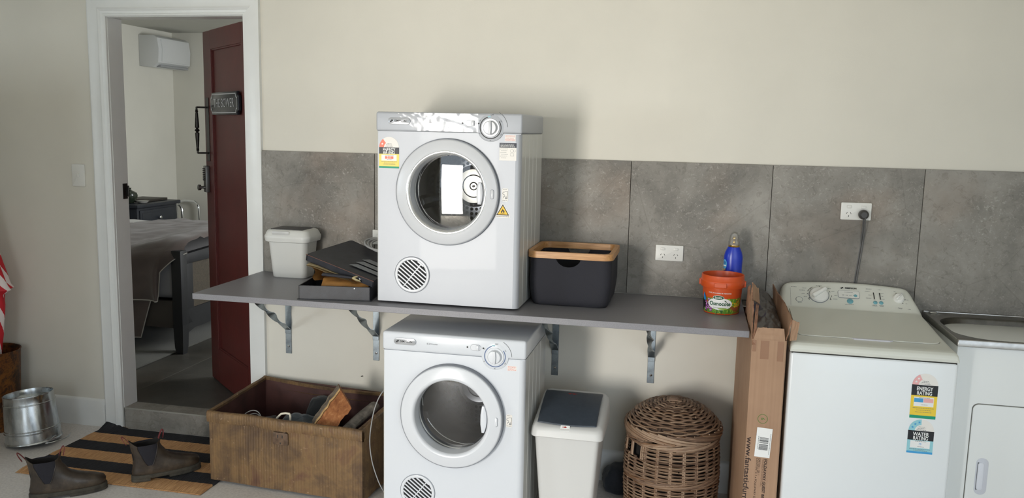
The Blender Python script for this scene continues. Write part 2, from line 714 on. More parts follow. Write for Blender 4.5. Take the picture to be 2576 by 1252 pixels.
# ------------------------------------------------------------------ switch and sockets
def outlet(x0, x1, z0, z1, y, label, plug=False):
    r = thing('power_socket', label, 'socket', ((x0 + x1) / 2, y, z0), group='double power sockets on the tiles')
    g = G(FRONT @ at((x0 + x1) / 2, (z0 + z1) / 2, -y))
    w, h = (x1 - x0) / 2, (z1 - z0) / 2
    g.prism(rr(-w, w, -h, h, .004), 0, .009, .003)
    g.build('face_plate', r, SOCKW)
    for s in (-1, 1):
        g = G(FRONT @ at((x0 + x1) / 2 + s * w * .47, (z0 + z1) / 2 + h * .52, -y))
        g.m(SOCKW).prism(rr(-.0105, .0105, -.0068, .0068, .004), .009, .0105, .001)
        g.prism(rr(-.0085, .0085, -.005, .005, .003), .0105, .0135, .0012)
        g.build('rocker_switch', r)
        g = G(FRONT @ at((x0 + x1) / 2 + s * w * .47, (z0 + z1) / 2 - h * .32, -y))
        for px, py, a in ((-.0075, .004, 30), (.0075, .004, -30), (0, -.0085, 0)):
            g.rect(-.001, .001, -.0038, .0038, .0095, at(px, py, 0) @ Rz(-a))
        g.build('outlet_slots', r, PLUGDK)
    return r


outlet(-.1577, -.0367, 1.0485, 1.1185, -.010, 'white double power socket above the worktop, left of the blue bottle')
outlet(.603, .724, 1.263, 1.336, -.010, 'white double power socket with a black plug above the washing machine')
outlet(-1.487, -1.370, 1.054, 1.124, -.010, 'white double power socket half hidden behind the upper dryer')
r = thing('light_switch', 'white light switch plate on the cream wall left of the door', 'switch', (-3.09, 0, 1.273))
g = G(FRONT @ at(-3.09, 1.3295, 0))
g.prism(rr(-.038, .038, -.057, .057, .004), 0, .008, .003)
g.build('face_plate', r, SOCKW)
g = G(FRONT @ at(-3.09, 1.3295, 0))
g.prism(rr(-.008, .008, -.011, .011, .003), .008, .012, .0015)
g.build('rocker', r, SOCKW)
g = G()
g.tube([(-1.545, 0, .397), (-1.549, -.012, .399)], .0025, 8)
tag(g.build('nail', None, DARKIRON), 'small dark nail in the cream wall above the rusty trunk', 'nail')

# ------------------------------------------------------------------ worktop shelf and its brackets
BENCH = bpy.data.materials.new('grey_laminate')
t = NT(BENCH)
v = t.co()
t.l(t.mix(.5, t.ramp(t.noise(v, 420, 2), [(.3, lin((116, 115, 119))), (.7, lin((146, 145, 150)))]), lin((131, 130, 135))), t.p.inputs['Base Color'])
t.p.inputs['Roughness'].default_value = .42
g = G()
g.box(-2.066, .2226, -.6104, -.011, .866, .891, .0012, 1)
tag(g.build('worktop', None, BENCH), 'long grey laminate worktop shelf carrying the upper dryer and baskets', 'shelf')


def bracket(x, label, wob):
    r = thing('shelf_bracket', label, 'bracket', (x, 0, .482), group='steel brackets under the worktop')
    g = G()
    g.box(x - .0155, x + .0155, -.004, 0, .482, .865, .001, 1)
    st = g.build('wall_strap', r, STEEL)
    for z in (.520, .760):
        g = G()
        g.lathe([(0, .0045), (.004, .004), (.0062, .002), (.0066, 0), (0, 0)], 14, at(x + .001, -.004, z) @ Rx(90))
        g.build('screw', r, CHROME)
    g = G()
    g.box(x - .0155, x + .0155, -.44, -.001, .8615, .8655, .001, 1)
    g.build('shelf_arm', r, STEEL)
    # twisted brace from the strap to the front of the arm
    A, B = Vector((x, -.005, .603)), Vector((x, -.385, .860))
    d = (B - A).normalized()
    nn = Vector((1, 0, 0)).cross(d)
    rings = []
    for i in range(61):
        q = i / 60
        a = wob * pi * max(0, min(1, (q - .18) / .64)) * 2
        wv = Vector((1, 0, 0)) * cos(a) + nn * sin(a)
        tv = d.cross(wv)
        p = A + (B - A) * q
        rings.append([p + wv * (sx * .0155) + tv * (sy * .002) for sx, sy in ((-1, -1), (1, -1), (1, 1), (-1, 1))])
    g = G()
    g.loft(rings)
    g.box(x - .0155, x + .0155, -.009, -.003, .585, .607, .001, 1)
    g.build('brace', r, STEEL, smooth=30)


bracket(-1.936, 'steel bracket with twisted brace under the worktop end beside the door', 1)
bracket(-1.475, 'steel bracket with twisted brace above the rusty trunk, left of the lower dryer', 1)
bracket(-.5955, 'steel shelf bracket on the wall just right of the lower dryer', 1)
bracket(-.155, 'steel bracket with twisted brace above the wicker hamper', 1)

# ------------------------------------------------------------------ bedroom contents
ACW = mat('air_con_plastic', (206, 208, 208), .4)
r = thing('air_conditioner', 'white split air conditioner high on the bedroom wall', 'air conditioner', (-5.25, 3.5, 2.13))
sec = [(-5.25, 2.135), (-5.11, 2.125), (-5.045, 2.17), (-5.035, 2.30), (-5.05, 2.40), (-5.085, 2.425), (-5.25, 2.43)]
g = G(Matrix(((1, 0, 0, 0), (0, 0, 1, 0), (0, 1, 0, 0), (0, 0, 0, 1))))
g.prism(sec, 3.52, 4.04, .006)
g.build('air_con_body', r, ACW)
g = G(Matrix(((1, 0, 0, 0), (0, 0, 1, 0), (0, 1, 0, 0), (0, 0, 0, 1))))
g.prism([(-5.047, 2.182), (-5.036, 2.182), (-5.029, 2.30), (-5.042, 2.388), (-5.052, 2.388)], 3.57, 4.02, .002)
g.build('front_panel', r, ACW)
g = G()
g.box(-5.10, -5.052, 3.57, 4.02, 2.128, 2.150, .004)
g.build('air_outlet', r, mat('air_con_vent', (150, 152, 154), .5))

DKW = mat('dark_blue_grey_wood', (38, 42, 50), .42, var=.1, vscale=14)
r = thing('nightstand', 'dark painted nightstand in the bedroom corner beyond the bed', 'nightstand', (-5.03, 3.15, .113))
g = G()
g.box(-5.24, -4.865, 2.87, 3.46, .30, .835, .003)
g.build('cabinet', r, DKW)
g = G()
g.box(-5.245, -4.835, 2.84, 3.49, .838, .872, .008)
g.build('top', r, DKW)
g = G()
g.box(-4.866, -4.853, 2.90, 3.43, .655, .815, .004)
g.box(-4.854, -4.850, 2.93, 3.40, .68, .79, .002)
dw = g.build('drawer', r, DKW)
g = G()
g.lathe([(0, 0), (.006, 0), (.006, .012), (.015, .018), (.016, .026), (.008, .032), (0, .033)], 18, at(-4.850, 3.16, .735) @ Ry(90))
g.build('drawer_knob', dw, CHROME)
for x in (-5.215, -4.89):
    for y in (2.895, 3.435):
        g = G()
        g.box(x - .022, x + .022, y - .022, y + .022, .113, .31, .003)
        g.build('leg', r, DKW)
g = G()
g.lathe([(0, 0), (.03, 0), (.036, .006), (.048, .022), (.062, .045), (.068, .068), (.060, .092), (.034, .108), (.016, .116), (.013, .128), (.017, .136), (.012, .137), (.009, .128)], 28, at(-5.02, 2.99, .874))
tag(g.build('vase', None, mat('dark_green_glaze', (44, 52, 42), .22)), 'small round dark vase with a narrow neck on the nightstand', 'vase')
g = G()
g.box(-5.20, -4.93, 3.10, 3.42, .874, .896, .003)
tag(g.build('book', None, mat('dark_book_cover', (54, 50, 44), .5)), 'dark flat book lying on the nightstand behind the vase', 'book')
g = G()
g.lathe([(0, .004), (.03, .004), (.055, .020), (.058, .020), (.035, 0), (0, 0)], 24, at(-4.92, 3.03, .874))
tag(g.build('dish', None, mat('pale_dish', (196, 194, 188), .4)), 'small pale dish on the nightstand in front of the book', 'dish')
r = thing('chair', 'chair with curved chrome frame half hidden behind the nightstand', 'chair', (-5.08, 3.85, .113))
g = G()
for y in (3.70, 3.99):
    g.tube([(-5.22, y, .80), (-5.12, y, .812), (-5.04, y, .812)] + [(-5.04 + .075 * sin(rad(q)), y, .737 + .075 * cos(rad(q))) for q in range(15, 91, 15)] + [(-4.96, y, .6), (-4.955, y, .128)], .013, 10)
    g.tube([(-5.22, y, .80), (-5.215, y, .128)], .013, 10)
g.tube([(-4.955, 3.70, .128), (-4.955, 3.99, .128)], .013, 10)
g.build('chair_frame', r, CHROME)
g = G()
g.box(-5.21, -4.98, 3.715, 3.975, .52, .56, .015)
g.build('seat', r, mat('black_seat_vinyl', (28, 28, 30), .45))

# bed
BEDW = mat('black_bed_wood', (22, 23, 26), .6, var=.1, vscale=10)
r = thing('bed', 'dark wooden bed with cane footboard seen through the doorway', 'bed', (-4.2, 1.85, .113))
for y in (1.03, 2.66):
    g = G()
    g.box(-3.262, -3.190, y - .036, y + .036, .30, .795, .008, 2)
    g.loft([[(-3.226 + sx * k, y + sy * k, z) for sx, sy in ((-1, -1), (1, -1), (1, 1), (-1, 1))] for z, k in ((.113, .024), (.16, .030), (.29, .034), (.31, .036))])
    g.build('bed_post', r, BEDW)
g = G()
M_ = Matrix(((0, 0, 1, 0), (1, 0, 0, 0), (0, 1, 0, 0), (0, 0, 0, 1)))
g.prism([(1.06, .70)] + [(1.06 + 1.57 * q / 12, .765 + .02 * sin(pi * q / 12)) for q in range(13)] + [(2.63, .70)], -3.245, -3.200, .004, M=M_)
g.build('top_rail', r, BEDW)
g = G()
g.box(-3.240, -3.205, 1.06, 1.15, .3, .72, .003)
g.box(-3.240, -3.205, 2.54, 2.63, .3, .72, .003)
g.prism([(1.06, .40), (1.06, .24)] + [(1.06 + 1.57 * q / 16, .24 + .075 * sin(pi * q / 16) ** .5 - .03 * sin(3 * pi * q / 16) ** 2) for q in range(1, 16)] + [(2.63, .24), (2.63, .40)], -3.240, -3.205, 0, M=M_)
g.build('footboard_frame', r, BEDW)
g = G()
g.box(-3.228, -3.216, 1.14, 2.55, .385, .71)
g.build('cane_panel', r, mat('cane_weave', (66, 59, 48), .7, var=.12, vscale=90, bump=.4, bscale=200))
g = G()
g.box(-5.2, -3.25, 1.02, 1.05, .28, .46, .004)
g.box(-5.2, -3.25, 2.64, 2.67, .28, .46, .004)
g.box(-5.2, -3.26, 1.05, 2.64, .36, .44)
g.build('side_rail', r, mat('dark_brown_bed_base', (58, 52, 46), .7))
g = G()
g.box(-5.2, -3.27, 1.055, 2.63, .462, .735, .05, 4)
g.build('mattress', r, mat('grey_mattress_ticking', (150, 148, 148), .85))
g = G()
g.box(-5.24, -5.19, 1.0, 2.7, .32, 1.25, .01)
for y in (1.03, 2.67):
    g.box(-5.235, -5.195, y - .03, y + .03, .113, .33, .004)
g.build('headboard', r, BEDW)


def fabric(name, col, bump=.25):
    m = bpy.data.materials.new(name)
    t = NT(m)
    v = t.co()
    t.l(t.ramp(t.noise(v, 5, 5), [(.3, lin([x * .9 for x in col])), (.7, lin([min(255, x * 1.08) for x in col]))]), t.p.inputs['Base Color'])
    t.p.inputs['Roughness'].default_value = .8
    t.p.inputs['Sheen Weight'].default_value = .25
    t.bump(t.noise(v, 260, 2), bump, .003)
    return m


DUV = fabric('brown_grey_duvet', (84, 73, 69))
HEM = mat('pale_piping', (176, 172, 164), .8)


def duvet_pt(u, v):
    """u along the bed from head to foot, v from the far edge over the near edge to the hem"""
    x = -4.36 + u * 1.185
    n1 = noise.noise(Vector((x * 3.1, v * 4, 1.3)))
    lift = max(0, (u - .45) / .55)
    lift = lift * lift * (3 - 2 * lift)
    if v < .62:
        q = v / .62
        y = 2.72 - q * (2.72 - 1.04)
        z = .778 + .085 * lift + .035 * sin(pi * min(1, q * 1.02)) + .016 * n1
        z += .012 * noise.noise(Vector((x * 9, y * 9, 0)))
        if u > .93:                     # rolls over the top rail of the footboard
            k = (u - .93) / .07
            z -= .022 * k * k + .007 * sin(y * 55) * k + .005 * sin(y * 131) * k
            x -= .02 * k * k
        if q > .93:
            z -= .03 * ((q - .93) / .07) ** 2
        return (x, y, z)
    q = (v - .62) / .38
    e = max(0, (u - .80) / .20)
    yy = 1.04 - .065 * sin(min(1, q * 4) * pi / 2)
    fold = .020 * sin(x * 16 + 1.2 * sin(q * 3)) * q + .012 * noise.noise(Vector((x * 8, q * 4, 5)))
    top = .748 + .085 * lift - .055 * max(0, (u - .93) / .07) ** 2
    z = top - (top - .462) * (q ** 1.15)
    pull = -(.155 * min(1, q * 2.2) + .02 * q) * e ** 1.3
    return (x + pull, yy + fold, z)


r = thing('duvet', 'brown grey duvet hanging over the near side of the bed', 'bedding', (-4.0, 1.6, .46))
g = G()
g.grid(duvet_pt, 70, 60)
g.build('duvet_cover', r, DUV, smooth=80)
g = G()
g.tube([Vector(duvet_pt(u / 60, 1)) + Vector((0, -.002, 0)) for u in range(61)], .004, 6)
g.tube([Vector(duvet_pt(1, .62 + .38 * v / 30)) for v in range(31)], .0035, 6)
g.build('piping', r, HEM)


def under_pt(u, v):
    x = -4.6 + u * (1.19 - .10 * v)
    return (x, 1.005 + .012 * sin(x * 15 + v * 2) * v + .01 * v, .50 - v * (.315 - .02 * u))


g = G()
g.grid(under_pt, 50, 24)
cv = g.build('coverlet_side', None, DUV, smooth=80)
tag(cv, 'long corner of brown grey coverlet hanging below the duvet hem', 'bedding')
g = G()
g.tube([Vector(under_pt(u / 40, 1)) for u in range(41)] + [Vector(under_pt(1, 1 - v / 20)) for v in range(1, 21)], .0035, 6)
o = g.build('piping', cv, HEM)
g = G()
g.grid(lambda u, v: (-5.15 + u * 1.0, 1.05 + v * 1.6, .765 + .03 * sin(pi * u) * sin(pi * v) + .008 * noise.noise(Vector((u * 6, v * 6, 2)))), 24, 24)
tag(g.build('bed_sheet', None, fabric('white_sheet', (206, 206, 204))), 'white sheet turned back at the head of the bed', 'bedding')
g = G()
g.box(-5.12, -3.27, .35, 2.8, .1145, .124, .003)
tag(g.build('rug', None, fabric('grey_green_rug', (74, 74, 68), .8)), 'grey rug under the bed on dark bedroom tiles', 'rug')

# ------------------------------------------------------------------ hall floor, left
r = thing('shade_cupboard', 'added unseen two door cupboard against the left hall wall before the rusty bin', 'shade_cupboard', (-3.9, -1.1, 0))  # added out of view to block light and shade the wall left of the door
g = G()
g.box(-4.38, -3.45, -1.35, -.85, .0, 1.72, .004)
g.build('carcass', r, TRIM)
for x0, x1 in ((-4.376, -3.918), (-3.912, -3.454)):
    g = G()
    g.box(x0, x1, -1.368, -1.351, .06, 1.715, .003)
    d_ = g.build('shade_cupboard_door', r, TRIM)
    g = G()
    g.box((x1 - .04 if x0 < -4.1 else x0 + .028), (x1 - .028 if x0 < -4.1 else x0 + .04), -1.392, -1.367, .85, 1.0, .003)
    g.build('handle', d_, CHROME)
RUST = bpy.data.materials.new('rusted_drum')
t = NT(RUST)
v = t.co()
n1 = t.noise(v, 6, 6, .72, .5)
c = t.ramp(n1, [(.28, lin((24, 18, 12))), (.42, lin((58, 38, 18))), (.52, lin((122, 78, 26))), (.58, lin((66, 42, 22))), (.74, lin((32, 24, 17)))])
hi = t.ramp(t.noise(v, 5, 3), [(.5, (0, 0, 0, 1)), (.62, (1, 1, 1, 1))])
c = t.mix(t.ramp(t.noise(v, 60, 3), [(.55, (0, 0, 0, 1)), (.62, (.7, .7, .7, 1))]), c, lin((58, 34, 22)))
c = t.mix(1, c, t.ramp(t.noise(v, 4, 4), [(.3, (.75, .5, .42, 1)), (.7, (1.15, 1.1, 1, 1))]), 'MULTIPLY')
t.l(c, t.p.inputs['Base Color'])
t.p.inputs['Roughness'].default_value = .55
t.p.inputs['Metallic'].default_value = .15
t.bump(n1, .4, .006)
r = thing('umbrella_bin', 'tall rusty metal bin holding the umbrella at the left edge', 'bin', (-3.54, -.165, 0))
g = G()
g.lathe([(0, .008), (.112, .008), (.112, 0), (.118, 0), (.138, .425), (.141, .432), (.135, .432), (.131, .42), (.112, .014), (0, .014)], 48, at(-3.54, -.165, 0) @ Matrix.Diagonal((1, 1, .97, 1)))
g.build('bin_body', r, RUST)
UMB = bpy.data.materials.new('red_white_stripes')
t = NT(UMB)
tc = t.n('ShaderNodeTexCoord')
sx = t.n('ShaderNodeSeparateXYZ')
t.l(tc.outputs['Object'], sx.inputs[0])
ag = t.n('ShaderNodeMath', operation='ARCTAN2')
t.l(sx.outputs[1], ag.inputs[0])
t.l(sx.outputs[0], ag.inputs[1])
k1 = t.n('ShaderNodeMath', operation='MULTIPLY_ADD', i_1=8 / (2 * pi))
t.l(ag.outputs[0], k1.inputs[0])
k2 = t.n('ShaderNodeMath', operation='MULTIPLY', i_1=6.5)
t.l(sx.outputs[2], k2.inputs[0])
t.l(k2.outputs[0], k1.inputs[2])
k3 = t.n('ShaderNodeMath', operation='FRACT')
t.l(k1.outputs[0], k3.inputs[0])
t.l(t.ramp(k3.outputs[0], [(0, lin((196, 26, 40))), (.58, lin((232, 220, 218)))], 'CONSTANT'), t.p.inputs['Base Color'])
t.p.inputs['Roughness'].default_value = .6
r = thing('umbrella', 'red and white striped umbrella standing folded in the rusty bin', 'umbrella', M=at(-3.528, -.185, .05), world=False)
g = G()
prof = [(.012, .02), (.03, .2), (.05, .34), (.066, .46), (.078, .56), (.080, .60), (.078, .64), (.082, .665), (.118, .690), (.106, .71), (.094, .76), (.080, .82), (.060, .92), (.036, 1.02), (.018, 1.12), (.008, 1.18)]
g.lathe(prof, 64, wob=lambda a, z: 1 + .13 * sin(8 * a + z * 9))
g.build('canopy', r, UMB, smooth=50, local=True)
g = G()
g.tube([(0, 0, -.03), (0, 0, 1.42)], .007, 10)
g.build('shaft', r, CHROME, local=True)
g = G()
g.tube([(0, 0, 1.36), (0, 0, 1.46)] + [(.035 - .035 * cos(rad(a)), 0, 1.46 + .035 * sin(rad(a))) for a in range(20, 181, 20)] + [(.07, 0, 1.44)], .012, 10)
g.build('crook_handle', r, mat('dark_handle_wood', (52, 34, 24), .4), local=True)

# upturned galvanised bucket
GALV = bpy.data.materials.new('bright_galvanised')
t = NT(GALV)
v = t.co((1, 1, .5))
t.l(t.ramp(t.noise(v, 30, 4), [(.3, lin((176, 182, 186))), (.7, lin((214, 218, 220)))]), t.p.inputs['Base Color'])
t.p.inputs['Metallic'].default_value = 1
t.l(t.ramp(t.noise(v, 18, 3), [(.3, (.16, .16, .16, 1)), (.7, (.34, .34, .34, 1))]), t.p.inputs['Roughness'])
t.bump(t.noise(v, 14, 2), .12, .01)
tilt = at(-3.193, -.288, .012) @ Matrix.Rotation(rad(6.0), 4, Vector((-.25, -1, 0))) @ Matrix.Diagonal((.86, .86, 1.03, 1))
r = thing('bucket', 'shiny galvanised bucket upside down on the floor beside the rusty bin', 'bucket', M=tilt, world=False)
g = G()
g.lathe([(.146, .004), (.1485, .001), (.1505, .004), (.149, .008), (.1465, .010), (.1442, .048), (.1475, .050), (.1475, .053), (.1438, .055), (.1434, .060), (.1468, .062), (.1468, .065), (.1428, .067),
         (.1345, .186), (.1368, .188), (.1368, .191), (.1338, .193), (.1318, .222), (.134, .226), (.1335, .232), (.129, .232), (.127, .226), (.126, .206), (.11, .202), (0, .205)], 72)
g.build('bucket_body', r, GALV, local=True)
g = G()
g.tube([(.150 * cos(rad(a)) , .150 * sin(rad(a)), .02) for a in (-6, 0)] + [(.165 + .045 * sin(rad(k * 12)), -.10 + .2 * k / 15, .005) for k in range(16)], .0025, 8)
g.build('bail_handle', r, GALV, local=True)

# door mat
MAT_ = bpy.data.materials.new('jute_and_black_stripes')
t = NT(MAT_)
tc = t.n('ShaderNodeTexCoord')
wob = t.n('ShaderNodeVectorMath', operation='ADD')
t.l(tc.outputs['Object'], wob.inputs[0])
nz = t.n('ShaderNodeTexNoise')
nz.inputs['Scale'].default_value = 60
t.l(tc.outputs['Object'], nz.inputs['Vector'])
scl = t.n('ShaderNodeVectorMath', operation='SCALE')
scl.inputs['Scale'].default_value = .008
t.l(nz.outputs[1], scl.inputs[0])
t.l(scl.outputs[0], wob.inputs[1])
sx = t.n('ShaderNodeSeparateXYZ')
t.l(wob.outputs[0], sx.inputs[0])
m1 = t.n('ShaderNodeMath', operation='MULTIPLY_ADD', i_1=1 / .2107, i_2=.0375)
t.l(sx.outputs[1], m1.inputs[0])
m2 = t.n('ShaderNodeMath', operation='FRACT')
t.l(m1.outputs[0], m2.inputs[0])
fine = t.noise(t.co((160, 14, 1)), 1, 3)
jute = t.ramp(fine, [(.3, lin((158, 116, 76))), (.7, lin((206, 162, 114)))])
blk = t.ramp(fine, [(.3, lin((22, 22, 26))), (.7, lin((44, 45, 50)))])
t.l(t.mix(t.ramp(m2.outputs[0], [(0, (0, 0, 0, 1)), (.5, (1, 1, 1, 1))], 'CONSTANT'), jute, blk), t.p.inputs['Base Color'])
t.p.inputs['Roughness'].default_value = .9
t.bump(fine, .5, .004)
g = G()


def mat_top(u, v):
    x = -2.985 + u * .945 + .006 * noise.noise(Vector((v * 14, 3, u)))
    y = -.640 + v * .630 + .004 * noise.noise(Vector((u * 16, 1, v)))
    edge = min(u, 1 - u) * .945 < .002 or min(v, 1 - v) < .001
    z = .0025 if edge else .0085 + .0022 * abs(sin(u * 945 / 7.2 * pi))
    if v > .9 and u < .14:
        z += (1 - u / .14) * (v - .9) * .35
    return (x, y, z)


g.grid(mat_top, 524, 16)
g.box(-2.98, -2.05, -.636, -.014, .0, .005)
g.build('mat', None, MAT_, smooth=60)
tag(bpy.data.objects['mat'], 'jute door mat with black stripes in front of the door step', 'mat')
bpy.data.objects['mat'].name = 'door_mat'

# boots
LEATHER = bpy.data.materials.new('worn_brown_leather')
t = NT(LEATHER)
v = t.co()
c = t.ramp(t.noise(v, 13, 5, .6), [(.3, lin((40, 33, 28))), (.5, lin((60, 50, 41))), (.72, lin((90, 78, 64)))])
t.l(c, t.p.inputs['Base Color'])
t.l(t.ramp(t.noise(v, 20, 4), [(.3, (.3, .3, .3, 1)), (.7, (.62, .62, .62, 1))]), t.p.inputs['Roughness'])
t.bump(t.noise(v, 45, 4), .25, .004)
ELAST = mat('black_elastic', (36, 35, 42), .85, bump=.3, bscale=300)
SOLE = mat('dusty_rubber_sole', (62, 58, 50), .8, var=.25, vscale=30, bump=.3, bscale=120)
TABR = mat('maroon_pull_tab', (116, 48, 50), .75)
INNER = mat('dark_boot_lining', (26, 22, 20), .9)


def boot(label, x, y, z, ang, roll=0, pitch=0):
    r = thing('boot', label, 'boot', group='elastic sided work boots',
              M=at(x, y, z) @ Rz(ang) @ Rx(roll) @ Ry(pitch), world=False)

    def ring(xr, xf, wr, wf, z, n=40, tip=0, e=.8):
        out = []
        for k in range(n):
            a = 2 * pi * k / n
            c, s = cos(a), sin(a)
            px = (xr + xf) / 2 + (xf - xr) / 2 * math.copysign(abs(c) ** e, c)
            q = (px - xr) / max(.001, xf - xr)
            q2 = q * q * (3 - 2 * q)
            w = wr + (wf - wr) * q2
            py = math.copysign(abs(s) ** .85, s) * w
            out.append((px, py, z + tip * max(0, q - .5) * 2))
        return out

    body = [ring(.004, .290, .034, .046, .026, tip=.006), ring(-.002, .293, .037, .049, .034, tip=.006), ring(-.003, .294, .039, .050, .045, tip=.006), ring(.0, .288, .0395, .049, .057, tip=.005),
            ring(.002, .268, .0395, .046, .070), ring(.003, .228, .039, .043, .081), ring(.004, .192, .038, .041, .092), ring(.004, .166, .037, .040, .103),
            ring(.003, .148, .0365, .039, .115), ring(.001, .140, .036, .0385, .129), ring(-.002, .128, .036, .0385, .144), ring(-.004, .122, .037, .039, .156),
            ring(-.006, .120, .037, .039, .164)]
    # front and back of the collar stand higher than the elastic sides
    full = list(body)
    top = []
    for k, p in enumerate(body[-1]):
        q = (p[0] + .006) / .126
        top.append((p[0] + .006 * (2 * q - 1) ** 5, p[1], .164 + .030 * (2 * q - 1) ** 4))
    full.append(top)
    inn = [[(.0595 + (p[0] - .0595) * .93, p[1] * .90, p[2] - .002) for p in top],
           [(.0595 + (p[0] - .0595) * .82, p[1] * .82, .12) for p in top], [(.065 + (p[0] - .0595) * .78, p[1] * .8, .06) for p in top]]
    g = G()
    g.m(LEATHER).loft(full, cap1=False)
    g.m(INNER).loft([top] + inn, cap0=False)
    g.build('boot_upper', r, smooth=50, local=True)
    for s in (-1, 1):
        g = G()

        def pan(u, v):
            # wedge of elastic, wide at the collar and rounded at the ankle
            zz = .072 + v * .095
            half = .010 + .033 * min(1, v * 1.15) ** .75
            xc = .066 - .008 * v
            px = xc + (u * 2 - 1) * half
            # follow the side of the shaft
            lo, hi = body[6], body[-1]
            q = min(1, max(0, (zz - .092) / .072))
            k0 = max(0, (.092 - zz) / .035)
            xr, xf = .004 * (1 - q) - .006 * q, (.192 * (1 - q) ** 2.2 + .120 * (1 - (1 - q) ** 2.2))
            cc = max(-1, min(1, (px - (xr + xf) / 2) / ((xf - xr) / 2)))
            ca = math.copysign(abs(cc) ** (1 / .8), cc)
            sn = (1 - ca * ca) ** .5
            qq = (px - xr) / (xf - xr)
            q2 = qq * qq * (3 - 2 * qq)
            w = (.038 * (1 - q) + .037 * q) + .0022 * k0 + ((.041 * (1 - q) + .039 * q) - (.038 * (1 - q) + .037 * q)) * q2
            return (px, s * (sn ** .85 * w + .0022 - .0012 * (abs(u * 2 - 1) ** 6)), zz + .002)
        g.grid(pan, 12, 12)
        g.build('elastic_gusset', r, ELAST, smooth=60, local=True)
        for e in (0, 1):
            g = G()
            g.tube([Vector(pan(e, v / 12)) + Vector((0, s * .0012, 0)) for v in range(13)], .0019, 6)
            g.build('gusset_seam', r, LEATHER, smooth=60, local=True)
    g = G()
    fp = [(p[0], p[1]) for p in ring(-.006, .300, .040, .053, 0)]
    fp2 = [(p[0] * .995, p[1] * 1.02) for p in fp]
    g.prism(fp2, .012, .031, .004)
    hp = [(p[0], p[1]) for p in fp if p[0] < .085]
    g.prism(hp, .0, .014, .002)
    sp = [(p[0], p[1]) for p in fp if .125 < p[0]]
    g.prism(sp, .002, .014, .002)
    g.build('sole', r, SOLE, local=True)
    for nm, px, pz, lean in (('heel_tab', -.014, .188, -.024), ('front_tab', .124, .190, .010)):
        g = G()
        pts = []
        for k in range(13):
            a = pi * k / 12
            pts.append((px + lean * sin(a) - .0085 * cos(a), 0, pz - .012 + .040 * sin(a)))
        rings = [[(p[0] + dx, p[1] + dy, p[2]) for dx, dy in ((-.0012, -.007), (.0012, -.007), (.0012, .007), (-.0012, .007))] for p in pts]
        g.loft(rings)
        g.build(nm, r, TABR, local=True)
    return r


boot('worn brown work boot on the bare concrete, nearest the bottom left corner', -2.705, -.860, .0, 42)
boot('worn brown work boot standing on the striped door mat', -2.395, -.607, .0112, 50)

# ------------------------------------------------------------------ things on the worktop
BT = .891
WPL = mat('warm_white_plastic', (214, 214, 210), .35)
# small kitchen caddy with grey flip lid
r = thing('caddy_bin', 'small white caddy bin with grey flap lid on the worktop end', 'bin', (-1.86, -.1, BT))


def rring(cx, cy, hx, hy, rad_, z, n=5):
    return [(cx + a, cy + b, z) for a, b in rr(-hx, hx, -hy, hy, rad_, n)]


cx, cy = -1.8555, -.098
g = G()
g.loft([rring(cx, cy, .080, .050, .022, BT), rring(cx, cy, .086, .055, .024, BT + .006), rring(cx, cy, .0885, .057, .024, BT + .03), rring(cx, cy, .0985, .070, .026, BT + .172)])
g.build('bin_body', r, WPL, smooth=50)
g = G()
g.loft([rring(cx, cy, .101, .072, .026, 1.062), rring(cx, cy, .1115, .083, .032, 1.066), rring(cx, cy, .1165, .085, .034, 1.082), rring(cx, cy, .1165, .085, .034, 1.092),
        rring(cx, cy, .113, .083, .034, 1.096), rring(cx, cy, .110, .081, .034, 1.105), rring(cx, cy, .104, .075, .03, 1.116), rring(cx, cy, .096, .067, .026, 1.121)])
g.build('bin_lid', r, WPL, smooth=50)
g = G()
g.prism(rr(cx - .088, cx + .075, cy - .058, cy + .060, .008), 1.119, 1.1235, .001)
g.build('lid_flap', r, mat('charcoal_plastic', (72, 72, 74), .4))
g = G(FRONT @ at(cx - .022, 1.1085, .0805 - cy - .0))
g.prism(rr(-.043, .043, -.008, .007, .002), 0, .004, .001)
g.build('lid_latch', r, mat('pale_grey_plastic', (196, 196, 194), .35))

# black case with tools
CASE = mat('worn_black_leatherette', (38, 40, 47), .45, var=.16, vscale=30, bump=.08, bscale=220)
CASED = mat('case_inside', (30, 28, 27), .9)
r = thing('tool_case', 'open black case of tools pushed against the upper dryer', 'case', M=at(-1.589, -.584, BT) @ Rz(9), world=False)
CW, CD, CH = .300, .235, .059
g = G()
g.m(CASED).box(.004, CW - .004, .004, CD - .004, .002, .008)
g.m(CASE)
for b in ((0, CW, 0, .005), (0, CW, CD - .005, CD), (0, .005, 0, CD), (CW - .005, CW, 0, CD)):
    g.box(b[0], b[1], b[2], b[3], .002, CH, .0012, 1)
g.box(-.006, CW + .006, -.006, CD, .0, .003, .001, 1)
g.build('case_base', r, local=True)
g = G()
for u in (.235,):
    g.lathe([(0, .003), (.003, .002), (.0038, 0), (0, 0)], 14, at(u, 0, .052) @ Rx(90))
g.build('stud', r, CHROME, local=True)
inv = (at(-1.589, -.584, BT) @ Rz(9)).inverted()
FL, FR, BL = [inv @ Vector(p) for p in ((-1.6016, -.48, 1.066), (-1.277, -.53, .976), (-1.5075, -.22, 1.0985))]
BR = inv @ Vector((-1.285, -.235, 1.018))
uz = (FR - FL).cross(BL - FL).normalized()


def lidp(u, v, w=0):
    return FL * (1 - u) * (1 - v) + FR * u * (1 - v) + BR * u * v + BL * (1 - u) * v + uz * w


def warp(g):
    for vt in g.bm.verts:
        vt.co = lidp(*vt.co)
    bmesh.ops.recalc_face_normals(g.bm, faces=g.bm.faces)
    return g


